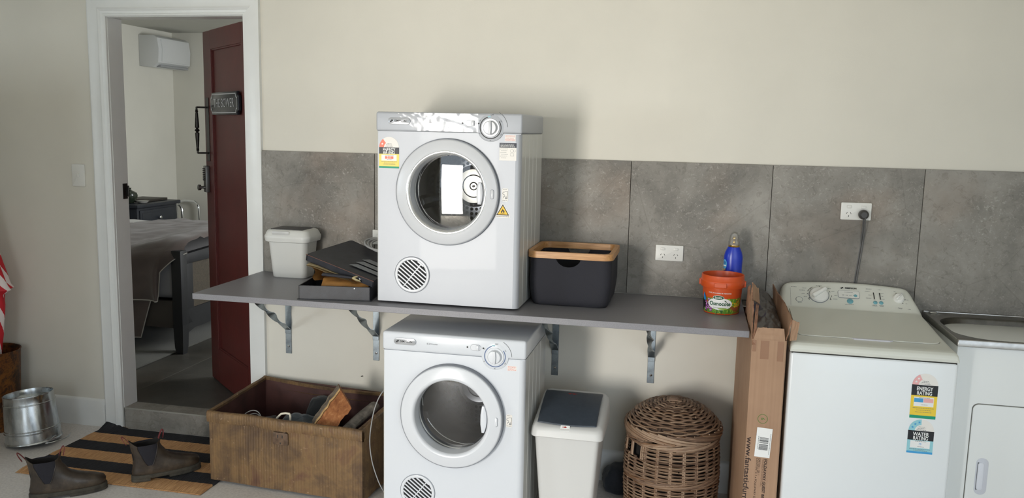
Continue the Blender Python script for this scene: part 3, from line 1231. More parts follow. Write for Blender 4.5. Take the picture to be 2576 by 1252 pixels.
g = G()
g.m(CASE).prism(rr(0, 1, 0, 1, .045), -.004, 0, .0)
for b in ((0, 1, 0, .02), (0, 1, .98, 1), (0, .018, 0, 1), (.982, 1, 0, 1)):
    g.box(b[0], b[1], b[2], b[3], -.030, -.003)
ld = warp(g).build('case_lid', r, local=True)
for k, u0 in enumerate((.60, .62, .64)):
    g = G()
    v0 = .20 + .155 * k
    g.flat([(u0 - .06, v0 - .02), (.995, v0 - .02), (.995, v0 + .095), (u0 + .02, v0 + .095)], .0045)
    warp(g).build('grey_stripe', ld, mat('grey_tape', (128, 131, 134), .6), local=True)
g = G()
g.lathe([(0, .003), (.003, .002), (.0038, 0), (0, 0)], 14, at(*lidp(.80, 0, -.017)) @ Rz(-18) @ Rx(90))
g.build('stud', ld, CHROME, local=True)
g = G()
g.tube([lidp(q / 20, -.008, -.0015) for q in range(21)], .0016, 6)
g.build('edge_piping', ld, mat('brown_piping', (98, 70, 62), .6), local=True)
CM = at(-1.589, -.584, BT) @ Rz(9)
g = G(CM)


def pouch(u, v):
    x = .085 + .20 * u
    y = .035 + .13 * v
    return (x, y, .050 + .030 * sin(pi * v) ** .6 * (1 - .25 * u) + .006 * noise.noise(Vector((u * 5, v * 5, 2))))


g.grid(pouch, 20, 14)
g.box(.087, .283, .037, .163, .012, .05)
g.grid(lambda u, v: (.036 + .014 * v + .010 * sin(v * 6) + .05 * u * v, .075 + .11 * u, .122 - .055 * v - .01 * u), 10, 12)
g.grid(lambda u, v: (.030 + .075 * u, .185, .118 - .06 * v), 6, 6)
tag(g.build('leather_pouch', None, mat('tan_leather', (152, 108, 56), .6, var=.15, vscale=18, bump=.2, bscale=90)), 'tan leather tool pouch inside the open black case', 'pouch')
g = G(CM)


def envl(u, v):
    x = .015 + .235 * u
    y = .06 + .15 * v
    return (x, y, .136 - .060 * u + .003 * sin(u * 9) * (1 - v) + .002 * v)


g.grid(envl, 30, 8)
g.grid(lambda u, v: (lambda a: (a[0], a[1], a[2] - .004 - .018 * u))(envl(u, v)), 30, 8)
tag(g.build('paper_envelope', None, mat('cream_paper', (206, 186, 146), .8, var=.08)), 'crumpled cream envelope propping up the black case lid', 'envelope')
r = thing('pliers', 'pliers with pale jaws on the tan pouch in the black case', 'pliers', M=CM @ at(.222, .030, .088) @ Rz(6), world=False)
g = G()
g.prism([(.0, .004), (.012, .011), (.034, .010), (.030, .006), (.014, .0035), (.008, 0), (.014, -.004), (.030, -.012), (.034, -.017), (.012, -.012), (0, -.005), (-.008, 0)], 0, .008, .001, M=Rx(50))
g.build('jaw', r, mat('pale_brass', (214, 200, 160), .3, .7), local=True)
for s in (-1, 1):
    g = G()
    g.tube([(-.004, s * .003, .004), (-.04, s * .010 + .006, .008), (-.10, s * .012 + .016, .012), (-.13, s * .010 + .02, .014)], .005, 8)
    g.build('grip', r, mat('dark_grip', (38, 38, 46), .5), local=True)
# fabric basket with bamboo rim
FAB = mat('black_basket_fabric', (38, 38, 45), .85, var=.05, vscale=6, bump=.25, bscale=420)
BAMB = bpy.data.materials.new('bamboo')
t = NT(BAMB)
v = t.co((3, 30, 30))
t.l(t.ramp(t.noise(v, 4, 4), [(.3, lin((176, 126, 78))), (.7, lin((208, 160, 108)))]), t.p.inputs['Base Color'])
t.p.inputs['Roughness'].default_value = .42
bx, by = -.486, -.228
r = thing('laundry_basket', 'black fabric basket with bamboo rim beside the upper dryer', 'basket', (bx, by, BT))
HX, HY = .170, .165


def bask(off, zlo):
    per = rr(-HX, HX, -HY, HY, .042, 10)
    # resample the outline finely
    out = []
    n = len(per)
    for i in range(n):
        a, b = per[i], per[(i + 1) % n]
        d = math.dist(a, b)
        k = max(1, int(d / .006))
        for j in range(k):
            out.append((a[0] + (b[0] - a[0]) * j / k, a[1] + (b[1] - a[1]) * j / k))
    rows = []
    NV = 22
    for j in range(NV + 1):
        q = j / NV
        row = []
        for (px, py) in out:
            top = 1.098
            dx = px + .004
            if abs(py) > HY * .8 and abs(dx) < .052:
                top -= (.052 ** 2 - dx * dx) ** .5 * .82
            z = zlo + (top - zlo) * q
            h = (z - BT) / .21
            s = .93 + .07 * min(1, h * 2.2) ** .7
            bulge = .004 * noise.noise(Vector((px * 9, py * 9, z * 9)))
            nx, ny = px / HX, py / HY
            if h < .10:
                s -= .03 * (1 - h / .10) ** 2
            row.append((bx + px * s * off + nx * bulge, by + py * s * off + ny * bulge, z))
        rows.append(row)
    return rows


g = G()
outer, inner = bask(1, BT + .001), bask(.975, BT + .008)
g.loft(outer, cap0=True, cap1=False)
g.loft(inner, cap0=True, cap1=False)
n = len(outer[-1])
g.raw(outer[-1] + inner[-1], [(k, (k + 1) % n, n + (k + 1) % n, n + k) for k in range(n)], fix=False)
g.build('fabric_body', r, FAB, smooth=60)
g = G()
rings = []
po, pi_ = rr(-.177, .177, -.172, .172, .045, 10), rr(-.158, .158, -.153, .153, .032, 10)
for z, k in ((1.090, 0), (1.1135, 0), (1.1165, .02), (1.1165, .98), (1.1135, 1), (1.090, 1)):
    rings.append([(bx + a[0] + (b[0] - a[0]) * k, by + a[1] + (b[1] - a[1]) * k, z) for a, b in zip(po, pi_)])
rings.append(rings[0])
g.loft(rings, cap0=False, cap1=False)
g.build('bamboo_rim', r, BAMB, smooth=50)

# orange fertiliser tub
ORA = mat('orange_plastic', (205, 82, 34), .35)
ox, oy = .1285, -.283
r = thing('plastic_tub', 'orange plastic tub of plant food on the worktop, front of the bottle', 'tub', (ox, oy, BT))


def tub_r(z):
    return .0705 + (z - BT) / .107 * .0085


g = G()
g.lathe([(0, BT + .002), (.066, BT + .002), (.067, BT), (.0695, BT + .001), (.0705, BT + .003), (tub_r(1.0), 1.0 - .001), (.0865, .999), (.0875, 1.002), (.0885, 1.022), (.0868, 1.026), (.0850, 1.028), (.0842, 1.045), (.0835, 1.047),
         (.0805, 1.047), (.0800, 1.044), (.068, BT + .006), (0, BT + .006)], 72, at(ox, oy, 0))
g.build('tub_body', r, ORA, smooth=40)
FACE = -97     # direction the printed side looks


def wrap(g, poly, k=1):
    """polygon fan on the tub's side; poly in (arc length, z), subdivided so it follows the curve"""
    c = (sum(p[0] for p in poly) / len(poly), sum(p[1] for p in poly) / len(poly))
    m = len(poly)

    def f(u, v):
        i = u * m
        a = poly[int(i) % m]
        b = poly[(int(i) + 1) % m]
        q = i - int(i)
        px, pz = a[0] + (b[0] - a[0]) * q, a[1] + (b[1] - a[1]) * q
        px, pz = c[0] + (px - c[0]) * v, c[1] + (pz - c[1]) * v
        rr_ = tub_r(pz) + .0003 * k
        th = rad(FACE) + px / .074
        return (ox + rr_ * cos(th), oy + rr_ * sin(th), pz)
    return g.grid(f, m, 6)


def wrap_text(g, body, size, u, z, width, k, bold=0.):
    h = G()
    h.m(g.mats[g.i])
    h.text(body, size, I4, width, bold)
    bm = h.bm
    bmesh.ops.triangulate(bm, faces=bm.faces)
    for vtx in bm.verts:
        px, pz = vtx.co.x + u, vtx.co.y + z
        rr_ = tub_r(pz) + .0003 * k
        th = rad(FACE) + px / .074
        vtx.co = (ox + rr_ * cos(th), oy + rr_ * sin(th), pz)
    g.take(bm)


def ell(u, z, a, b, n=32, rot=0):
    out = []
    for k in range(n):
        q = 2 * pi * k / n
        x, y = a * cos(q), b * sin(q)
        out.append((u + x * cos(rot) - y * sin(rot), z + x * sin(rot) + y * cos(rot)))
    return out


GREENS = [mat('leaf_green_%s' % n, c, .5) for n, c in (('dark', (44, 92, 32)), ('mid', (92, 150, 44)), ('light', (150, 186, 62)))]
PURP = [mat('petal_%s' % n, c, .5) for n, c in (('violet', (132, 62, 128)), ('pink', (196, 138, 196)))]
g = G()
rnd = random.Random(3)
g.m(mat('label_grass', (96, 138, 48), .4))
wrap(g, [(-.1 + .2 * k / 20, .897) for k in range(21)] + [(.1 - .2 * k / 20, .958 + .010 * (k / 20) * (1 - k / 20) * 0) for k in range(21)], 1)
for k in range(70):
    u, z = rnd.uniform(.02, .095), rnd.uniform(.925, .957)
    g.m(rnd.choice([GREENS[1], GREENS[2], mat('flower_yellow', (222, 176, 40), .5), GREENS[2]]))
    wrap(g, ell(u, z, .006, .0022, 8, rnd.uniform(0, 3)), 2)
g.m(mat('label_black', (26, 24, 26), .4))
wrap(g, [(-.1, .897), (-.062, .897), (-.048, .925), (-.07, .957), (-.1, .957)], 2)
g.m(mat('label_terracotta', (150, 84, 48), .5))
wrap(g, [(.045, .902), (.085, .902), (.092, .930), (.04, .930)], 3)
for k in range(46):
    u, z = rnd.uniform(-.068, -.028), rnd.uniform(.903, .953)
    g.m(rnd.choice(PURP))
    wrap(g, ell(u, z, .0042, .0036, 8), 3)
for k in range(60):
    u, z = rnd.uniform(-.03, .06), rnd.uniform(.899, .916)
    g.m(rnd.choice(GREENS))
    wrap(g, ell(u, z, .008, .0011, 8, rnd.uniform(.3, 2.6)), 4)
for k in range(8):
    g.m(mat('flower_yellow', (222, 176, 40), .5))
    wrap(g, ell(rnd.uniform(.06, .09), rnd.uniform(.925, .945), .004, .0035, 8), 4)
DG = mat('label_dark_green', (24, 84, 52), .4)
g.m(WHITEP)
wrap(g, ell(.0, .936, .048, .0245, 48), 6)
g.m(GREENS[2])
wrap(g, ell(.012, .9165, .020, .0030, 24), 7)
g.m(WHITEP)
wrap(g, ell(-.006, .9615, .0215, .0092, 40), 8)
g.m(DG)
wrap(g, ell(-.006, .9615, .020, .0080, 40), 9)
g.m(WHITEP)
wrap_text(g, 'Scotts', .011, -.006, .9615, .026, 11, .0002)
g.m(DG)
wrap_text(g, 'Osmocote', .022, 0, .9365, .082, 9, .0006)
wrap(g, ell(.0215, .9475, .0055, .0018, 16, -.6), 9)
g.m(GREYP)
wrap_text(g, 'PLUS TRACE ELEMENTS', .0042, 0, .9205, .050, 9)
g.m(WHITEP)
wrap_text(g, 'POTS, PLANTERS & INDOORS', .0062, -.002, .9795, .088, 4, .0001)
g.m(mat('label_blue', (44, 128, 196), .4))
wrap(g, [(-.075, .947), (-.066, .942), (-.060, .950), (-.063, .960), (-.071, .977), (-.078, .962)], 9)
g.build('printed_label', r, smooth=60)
g = G(at(ox, oy, 0) @ Rz(FACE))
g.box(.086, .0905, -.024, .024, 1.0035, 1.0215, .0015, 1)
g.build('rim_tab', r, ORA)
for s in (-1, 1):
    g = G(at(ox, oy, 0) @ Rz(FACE + s * 88))
    g.box(.085, .0925, -.010, .010, 1.000, 1.024, .002, 1)
    g.build('handle_lug', r, ORA)

# blue detergent bottle
BLUE = mat('royal_blue_plastic', (24, 52, 178), .28)
r = thing('detergent_bottle', 'blue plastic bottle with gold collar and clear cap behind the orange tub', 'bottle', (.172, -.125, BT))
g = G(at(.172, -.125, 0))


def ering(a, b, z, n=36, dx=0):
    return [(a * cos(2 * pi * k / n) + dx, b * sin(2 * pi * k / n), z) for k in range(n)]


g.loft([ering(.033, .026, BT), ering(.038, .031, BT + .006), ering(.0395, .032, .95, dx=.001), ering(.0385, .031, 1.0, dx=.001), ering(.0375, .030, 1.05, dx=0), ering(.0390, .030, 1.085), ering(.0385, .0295, 1.10), ering(.034, .027, 1.118, dx=.0),
        ering(.027, .024, 1.133), ering(.0235, .0225, 1.140)])
g.build('bottle_body', r, BLUE, smooth=60)
GOLD = mat('gold_collar', (196, 162, 84), .25, .9)
g = G(at(.172, -.125, 0))
g.lathe([(.0225, 1.139), (.0232, 1.140), (.0232, 1.149), (.0215, 1.150), (.0, 1.150)], 36)
g.lathe([(.004, 1.150), (.007, 1.156), (.0055, 1.165), (.008, 1.171), (.0085, 1.177), (.006, 1.183), (0, 1.184)], 20)
g.build('gold_collar', r, GOLD)
CLR = bpy.data.materials.new('clear_plastic')
t = NT(CLR)
tr = t.n('ShaderNodeBsdfTransparent')
tr.inputs[0].default_value = (.93, .93, .92, 1)
gl = t.n('ShaderNodeBsdfGlossy')
gl.inputs['Roughness'].default_value = .12
df = t.n('ShaderNodeBsdfDiffuse')
df.inputs[0].default_value = (.7, .7, .68, 1)
fr = t.n('ShaderNodeFresnel')
fr.inputs[0].default_value = 1.45
mx = t.n('ShaderNodeMixShader')
t.l(fr.outputs[0], mx.inputs[0])
t.l(tr.outputs[0], mx.inputs[1])
t.l(gl.outputs[0], mx.inputs[2])
m2 = t.n('ShaderNodeMixShader')
m2.inputs[0].default_value = .22
t.l(mx.outputs[0], m2.inputs[1])
t.l(df.outputs[0], m2.inputs[2])
t.l(m2.outputs[0], t.t.nodes['Material Output'].inputs[0])
g = G(at(.172, -.125, 0))
g.lathe([(.0238, 1.147), (.0238, 1.163), (.0212, 1.165), (.0205, 1.175), (.0180, 1.189), (.012, 1.198), (.005, 1.202), (0, 1.2025)], 36)
g.build('clear_cap', r, CLR, smooth=60)
g = G(at(.172, -.125, 0))


def stick(u, v, k=0):
    th = rad(-152) + (v * .0130 * cos(2 * pi * u)) / .036
    z = 1.066 + v * .021 * sin(2 * pi * u)
    return ((.0392 + k) * cos(th), (.0312 + k) * sin(th), z)


g.m(mat('sticker_light_blue', (92, 170, 214), .4)).grid(lambda u, v: stick(u, v), 32, 4)
g.m(mat('sticker_mid_blue', (50, 118, 176), .4)).grid(lambda u, v: (lambda p: (p[0] * 1.006, p[1] * 1.006, 1.073 + (p[2] - 1.066) * .45))(stick(u, v * .7)), 24, 3)
g.m(WHITEP).grid(lambda u, v: (.0396 * cos(rad(-152 + (u - .5) * 32)), .0316 * sin(rad(-152 + (u - .5) * 32)), 1.058 + .005 * v), 10, 1)
g.build('sticker', r, smooth=60)
g = G()
g.tube([(.137, -.142, .897), (.131, -.150, .99), (.128, -.150, 1.03), (.132, -.149, 1.045), (.141, -.148, 1.045)], .004, 10)
tag(g.build('wooden_peg', None, mat('pale_wood', (170, 142, 106), .6)), 'thin pale wooden piece leaning against the blue bottle', 'peg')

# ------------------------------------------------------------------ rusty trunk and what lies in it
TRUNK = bpy.data.materials.new('rusted_tin_trunk')
t = NT(TRUNK)
v = t.co()
n1 = t.noise(v, 7, 6, .65, .4)
c = t.ramp(n1, [(.25, lin((72, 54, 42))), (.42, lin((98, 76, 54))), (.55, lin((124, 97, 64))), (.68, lin((104, 74, 54))), (.8, lin((78, 54, 44)))])
st = t.noise(t.co((70, 70, 3.5)), 1, 4, .6)
c = t.mix(.55, c, t.mix(1, c, t.ramp(st, [(.32, (.62, .55, .50, 1)), (.5, (1, 1, 1, 1)), (.7, (1.22, 1.18, 1.08, 1))]), 'MULTIPLY'))
sp = t.ramp(t.noise(v, 46, 4, .7), [(.62, (0, 0, 0, 1)), (.72, (1, 1, 1, 1))])
c = t.mix(sp, c, lin((160, 132, 104)))
t.l(c, t.p.inputs['Base Color'])
t.p.inputs['Roughness'].default_value = .62
t.p.inputs['Metallic'].default_value = .1
wv = t.n('ShaderNodeTexWave', wave_type='BANDS', bands_direction='X')
wv.inputs['Scale'].default_value = 24
wv.inputs['Distortion'].default_value = 1.2
t.l(v, wv.inputs['Vector'])
msk = t.ramp(t.noise(t.co((3, 3, .6)), 1.6, 2), [(.42, (.15, .15, .15, 1)), (.58, (1, 1, 1, 1))])
t.bump(t.mix(.55, n1, t.mix(1, wv.outputs[0], msk, 'MULTIPLY')), .45, .006)
TIN = mat('brown_trunk_inside', (74, 46, 42), .6, var=.2, vscale=10)
r = thing('trunk', 'open rusty brown metal trunk full of odds and ends below the worktop', 'trunk', M=at(-2.078, -.494, .0125) @ Rz(-4.1), world=False)
TW, TD, TH = .755, .452, .318
g = G()


def wall_grid(p, q, h0, h1, inward, n=24, dent=.006):
    """one tin wall, slightly dented; p,q plan corners"""
    d = Vector((q[0] - p[0], q[1] - p[1]))
    nx, ny = -d.y / d.length, d.x / d.length

    def f(u, v):
        w = dent * noise.noise(Vector((p[0] * 3 + u * 4, v * 3, p[1] * 5))) * sin(pi * u)
        hh = h0 + (h1 - h0) * u
        return (p[0] + d.x * u + nx * (w + inward), p[1] + d.y * u + ny * (w + inward), hh * v)
    return f


g.m(TRUNK)
cor = [(0, 0), (TW, 0), (TW + .0, TD), (.0, TD)]
hts = [TH, TH, TH + .022, TH + .034]
for k in range(4):
    a, b = cor[k], cor[(k + 1) % 4]
    g.m(TRUNK).grid(wall_grid(a, b, hts[k], hts[(k + 1) % 4], 0), 24, 8)
    g.m(TIN).grid(wall_grid(a, b, hts[k], hts[(k + 1) % 4], .004), 24, 8)
g.m(TIN).box(.002, TW - .002, .002, TD - .002, .0, .004)
g.build('trunk_body', r, local=True, smooth=50)
for k in range(4):
    a, b = Vector(cor[k]), Vector(cor[(k + 1) % 4])
    d = b - a
    nrm = Vector((d.y, -d.x)).normalized()
    g = G()
    bow = .012 if k == 2 else .002

    def band(u, v):
        sec = [(.0, -.046), (.009, -.044), (.012, -.030), (.011, -.004), (.006, .004), (-.004, .006), (-.010, .002), (-.008, -.01)]
        s = sec[min(7, int(round(v * 7)))]
        h = hts[k] + (hts[(k + 1) % 4] - hts[k]) * u
        w = -bow * sin(pi * u) + .003 * noise.noise(Vector((u * 7, k * 3.3, 0)))
        p = a + d * (u * 1.012 - .006) + nrm * (s[0] + w)
        return (p.x, p.y, h + s[1] + .004 * noise.noise(Vector((u * 5, k * 2., 4))) - (.010 * sin(pi * u) if k == 2 else 0))
    g.grid(band, 40, 7)
    g.build('rim_band', r, TRUNK, local=True, smooth=60)
g = G(FRONT @ at(.365, TH - .082, .002))
g.m(mat('dull_lock_plate', (104, 84, 68), .55, .4, var=.2, vscale=40)).prism(rr(-.037, .037, -.026, .030, .006), 0, .005, .0015)
g.m(PLUGDK)
for u in (-.012, .010):
    g.rect(u - .0025, u + .0025, .006, .019, .0053)
g.rect(-.003, .003, -.022, -.014, .0053)
g.m(mat('dull_lock_plate', (0, 0, 0)))
for u, vv in ((-.004, .042), (.024, .034)):
    g.lathe([(0, .004), (.003, .003), (.004, 0)], 12, at(u, vv, .002))
g.build('lock_plate', r, local=True)
# firewood block
WOODC = bpy.data.materials.new('split_firewood')
t = NT(WOODC)
v = t.co((60, 10, 60))
t.l(t.ramp(t.noise(v, 1, 5, .6, .5), [(.3, lin((132, 78, 44))), (.55, lin((166, 106, 62))), (.75, lin((190, 136, 88)))]), t.p.inputs['Base Color'])
t.p.inputs['Roughness'].default_value = .8
t.bump(t.noise(v, 1.5, 4), .5, .006)
PALEW = mat('pale_sapwood', (206, 166, 112), .8, var=.15, vscale=40)
BARK = mat('grey_bark', (112, 100, 86), .9, var=.25, vscale=30, bump=.5, bscale=60)
A, T_, R_, B_ = Vector((-1.578, -.475, .30)), Vector((-1.512, -.34, .432)), Vector((-1.440, -.385, .368)), Vector((-1.478, -.49, .30))
off = Vector((-.035, .055, .012))
r = thing('firewood', 'reddish split firewood block leaning up out of the trunk', 'firewood', (-1.5, -.4, .25))
low = Vector((.01, -.015, -.10))


def jag(a, b, n, s, seed):
    return [a + (b - a) * (k / n) + Vector((noise.noise(Vector((k * 1.7, seed, 0))), noise.noise(Vector((k * 1.3, seed, 3))), noise.noise(Vector((k * 1.9, seed, 7))))) * (s if 0 < k < n else s * .3) for k in range(n + 1)]


e1 = jag(A, T_, 8, .010, 1)
e2 = jag(B_, R_, 8, .012, 2)
e0 = [p + off * (.9 + .2 * noise.noise(Vector((k, 5, 1)))) for k, p in enumerate(e1)]
ez = [p + off * .9 for p in e2]
A2, B2 = A + low, B_ + low
g = G()
g.m(WOODC)
vs = e1 + e2
g.raw(vs, [(k, k + 1, 9 + k + 1, 9 + k) for k in range(8)])
g.raw([A, B_, B2, A2, A + off, B_ + off, B2 + off, A2 + off], [(0, 1, 2, 3), (1, 5, 6, 2), (4, 7, 6, 5), (0, 3, 7, 4), (3, 2, 6, 7)])
g.raw(e2 + ez, [(k, k + 1, 9 + k + 1, 9 + k) for k in range(8)])
g.raw(ez + e0, [(k, k + 1, 9 + k + 1, 9 + k) for k in range(8)])
g.raw([e1[-1], e2[-1], ez[-1], e0[-1]], [(0, 1, 2, 3)])
g.m(PALEW)
mid = [a + (b - a) * .28 + Vector((-.001, -.003, .0025)) for a, b in zip(e1, e0)]
e1b = [p + Vector((-.0012, -.002, .0012)) for p in e1]
g.raw(e1b + mid, [(k, k + 1, 9 + k + 1, 9 + k) for k in range(8)])
g.m(BARK)
g.raw(mid + [p + Vector((-.001, -.002, .002)) for p in e0], [(k, k + 1, 9 + k + 1, 9 + k) for k in range(8)])
g.build('wood_block', r, smooth=25)


def log(label, p, q, ra, m, seed):
    p, q = Vector(p), Vector(q)
    rings = []
    d = (q - p).normalized()
    b = d.cross(Vector((0, 0, 1))).normalized()
    n_ = b.cross(d)
    for i in range(15):
        c = p + (q - p) * (i / 14)
        rings.append([c + (b * cos(a / 14 * 2 * pi) + n_ * sin(a / 14 * 2 * pi) * .75) * ra * (1 + .16 * noise.noise(Vector((cos(a / 14 * 2 * pi) * 1.6, sin(a / 14 * 2 * pi) * 1.6 + seed, i * .16)))) for a in range(14)])
    g = G()
    g.loft(rings)
    return tag(g.build('firewood', None, m, smooth=40), label, 'firewood', 'firewood in the trunk')


log('grey weathered stick of firewood lying at the trunk right end, nearer the front', (-1.465, -.485, .265), (-1.405, -.20, .325), .027, mat('weathered_wood', (128, 122, 114), .9, var=.25, vscale=30, bump=.5), 1)
log('brown stick of firewood lying along the right wall of the trunk', (-1.395, -.50, .265), (-1.345, -.22, .316), .020, mat('brown_stick', (122, 98, 74), .9, var=.25, vscale=40, bump=.5), 5)

def blob(name, label, cat, c, s, m, seed, amp=.18, zmin=None, group=None):
    g = G()

    def f(u, v):
        a, b = u * 2 * pi, (v - .5) * pi
        d = Vector((cos(a) * cos(b), sin(a) * cos(b), sin(b)))
        k = 1 + amp * noise.noise(d * 1.7 + Vector((seed, 0, 0))) + amp * .4 * noise.noise(d * 5 + Vector((seed, 3, 0)))
        z = c[2] + d.z * s[2] * k
        if zmin is not None:
            z = max(zmin, z)
        return (c[0] + math.copysign(abs(d.x) ** .8, d.x) * s[0] * k, c[1] + math.copysign(abs(d.y) ** .8, d.y) * s[1] * k, z)
    g.grid(f, 44, 24, cu=True)
    return tag(g.build(name, None, m, smooth=70), label, cat, group)


DKC = fabric('dark_blue_canvas', (50, 60, 68))
blob('canvas_bag', 'crumpled dark blue canvas bag filling the middle of the rusty trunk', 'bag', (-1.705, -.335, .155), (.125, .115, .140), DKC, 2, .16, .016)
blob('black_hat', 'soft black hat shape behind the blue bag in the trunk', 'hat', (-1.70, -.130, .17), (.085, .06, .150), fabric('black_felt', (24, 27, 30)), 8, .08, .0165)
r = thing('plastic_handle_tool', 'cream plastic handle showing above the trunk front rim', 'handle', (-1.74, -.45, .30))
g = G()
g.tube([(-1.772, -.462, .30), (-1.760, -.462, .322), (-1.742, -.462, .340), (-1.722, -.46, .344), (-1.703, -.46, .343), (-1.699, -.46, .334), (-1.701, -.46, .30)], .0048, 10)
g.build('grip', r, mat('cream_plastic', (226, 218, 198), .4))
g = G()
g.box(-1.772, -1.697, -.468, -.452, .292, .302, .003)
g.build('tool_body', r, mat('black_tool_plastic', (30, 30, 30), .5))
r = thing('wire_loop', 'loop of thin grey wire at the left end of the trunk', 'wire', (-1.9, -.43, .25))
g = G()
for k, dz in enumerate((0, -.018)):
    pts = []
    for q in range(22):
        a = pi * q / 21
        pts.append((-1.905 + .046 * cos(a) * (1 + .1 * k), -.425 + .02 * sin(a) * k - .01 * k, .288 + dz + .040 * sin(a) * (1 + .3 * cos(a))))
    g.tube(pts, .0022, 6)
g.build('wire', r, mat('pale_wire', (166, 164, 160), .5))
blob('rag', 'dark rag lying at the left end of the trunk under the wire', 'rag', (-1.945, -.28, .13), (.075, .14, .105), fabric('dark_rag', (44, 40, 40)), 12, .18, .016)


# ------------------------------------------------------------------ tumble dryers
SILV = mat('silver_appliance_paint', (180, 183, 189), .45, .15, coat=.05)
SILV2 = mat('silver_door_plastic', (206, 208, 212), .32, .05)
WENA = mat('white_enamel', (214, 218, 224), .28, coat=.3)
WENB = mat('white_door_plastic', (216, 219, 224), .25)
SIDEW = mat('white_side_panel', (216, 216, 212), .22, coat=.2)
DRUM = mat('drum_steel', (112, 114, 118), .26, 1.)
MIRR = mat('polished_drum_back', (190, 192, 196), .045, 1.)
DKG = mat('dark_grey_plastic', (58, 59, 62), .4)
GASK = mat('grey_gasket', (128, 132, 140), .5)
WARM = mat('label_white', (236, 232, 226), .5)
NAVY = mat('label_navy', (38, 44, 58), .5)
CORAL = mat('label_coral', (236, 128, 104), .5)
YEL = mat('label_yellow', (240, 206, 60), .5)
YELP = mat('label_pale_yellow', (246, 220, 110), .5)
GREENL = mat('label_green', (0, 150, 116), .5)
DKLAB = mat('label_charcoal', (58, 58, 62), .5)
LBLUE = mat('label_light_blue', (150, 206, 216), .5)
SKYB = mat('label_sky_blue', (64, 158, 214), .5)
PINK = mat('label_pink', (236, 176, 176), .5)
TEAL = mat('button_teal', (112, 168, 180), .35)


def star(u, v, r_):
    return [(u + (r_ if k % 2 == 0 else r_ * .42) * sin(pi * k / 5), v + (r_ if k % 2 == 0 else r_ * .42) * cos(pi * k / 5)) for k in range(10)]


def rating_label(M, w, kind):
    """the sticker: half-round star dial, black title, coloured field, foot stripe; local origin bottom centre, w half width"""
    g = G(M)
    h = w * 2 * (1.42 if kind == 'energy' else .98)
    dial = h
    if kind == 'energy':
        body, foot, seg, st_ = YEL, GREENL, PINK, WHITEP
    elif kind == 'dryer':
        body, foot, seg, st_ = YELP, GREENL, CORAL, WHITEP
    else:
        body, foot, seg, st_ = LBLUE, SKYB, LBLUE, SKYB
    th = h * .315 if kind != 'water' else h * .42
    g.m(WARM).flat(circ(0, dial, w * .98, 28, 0, 180), .0002)
    a0 = {'energy': 118, 'dryer': 128, 'water': 92}[kind]
    ring = circ(0, dial, w * .98, 10, a0, 180) + circ(0, dial, w * .50, 10, a0, 180)[::-1]
    g.m(seg).flat(ring, .0004)
    if False:
        g.flat([(-w * .70, dial + w * .42), (-w * .36, dial + w * .64), (-w * .62, dial + w * 1.02)], .0004)
    g.m(st_)
    for a in ({'energy': (135, 160), 'dryer': (155,), 'water': (105, 132, 158)}[kind]):
        g.flat(star(w * .74 * cos(rad(a)), dial + w * .74 * sin(rad(a)), w * .12), .0006)
    g.m(GREYP)
    for k in range(3):
        g.scribble(-w * .22 - k * w * .07, w * .26 + k * w * .06, dial + w * (.34 - .13 * k), w * .035, .0006, I4)
    g.m(body).rect(-w, w, 0, h - th, .0003)
    g.m(foot).rect(-w, w, 0, h * .09, .0005)
    g.m(BLACK if kind != 'dryer' else DKLAB).rect(-w, w, h - th, h, .0004)
    g.m(WHITEP)
    g.text('WATER' if kind == 'water' else 'ENERGY', w * .44, at(0, h - th * .31 - w * .05, .0007), w * 1.24, .0004)
    g.text('RATING', w * .44, at(0, h - th * .73 - w * .05, .0007), w * 1.14, .0004)
    z0, z1 = (h * .36, h * .64) if kind != 'water' else (h * .24, h * .56)
    g.rect(-w * .76, w * .76, z0, z1, .0005)
    if kind == 'energy':
        g.m(SKYB).rect(-w * .74, -w * .05, z0 + (z1 - z0) * .44, z0 + (z1 - z0) * .86, .0007)
        g.m(PINK).rect(-w * .02, w * .72, z0 + (z1 - z0) * .44, z0 + (z1 - z0) * .86, .0007)
    elif kind == 'dryer':
        g.m(CORAL).rect(-w * .40, w * .44, z0 + (z1 - z0) * .32, z0 + (z1 - z0) * .74, .0007)
        g.m(WHITEP).text('211', w * .30, at(w * .02, z0 + (z1 - z0) * .53, .0009), w * .42)
    else:
        g.m(SKYB).text('75', w * .26, at(0, z0 + (z1 - z0) * .55, .0008), w * .2)
    g.m(GREYP)
    for zz, a, b in ((z0 + (z1 - z0) * .92, .4, .45), (z0 + (z1 - z0) * .18, .2, .3), (z0 - h * .05, .8, .8), (z0 - h * .11, .5, .6), (z0 - h * .17, .6, .65)):
        if zz > h * .1:
            g.scribble(-w * a, w * b, zz, w * .032, .0009, I4)
    return g


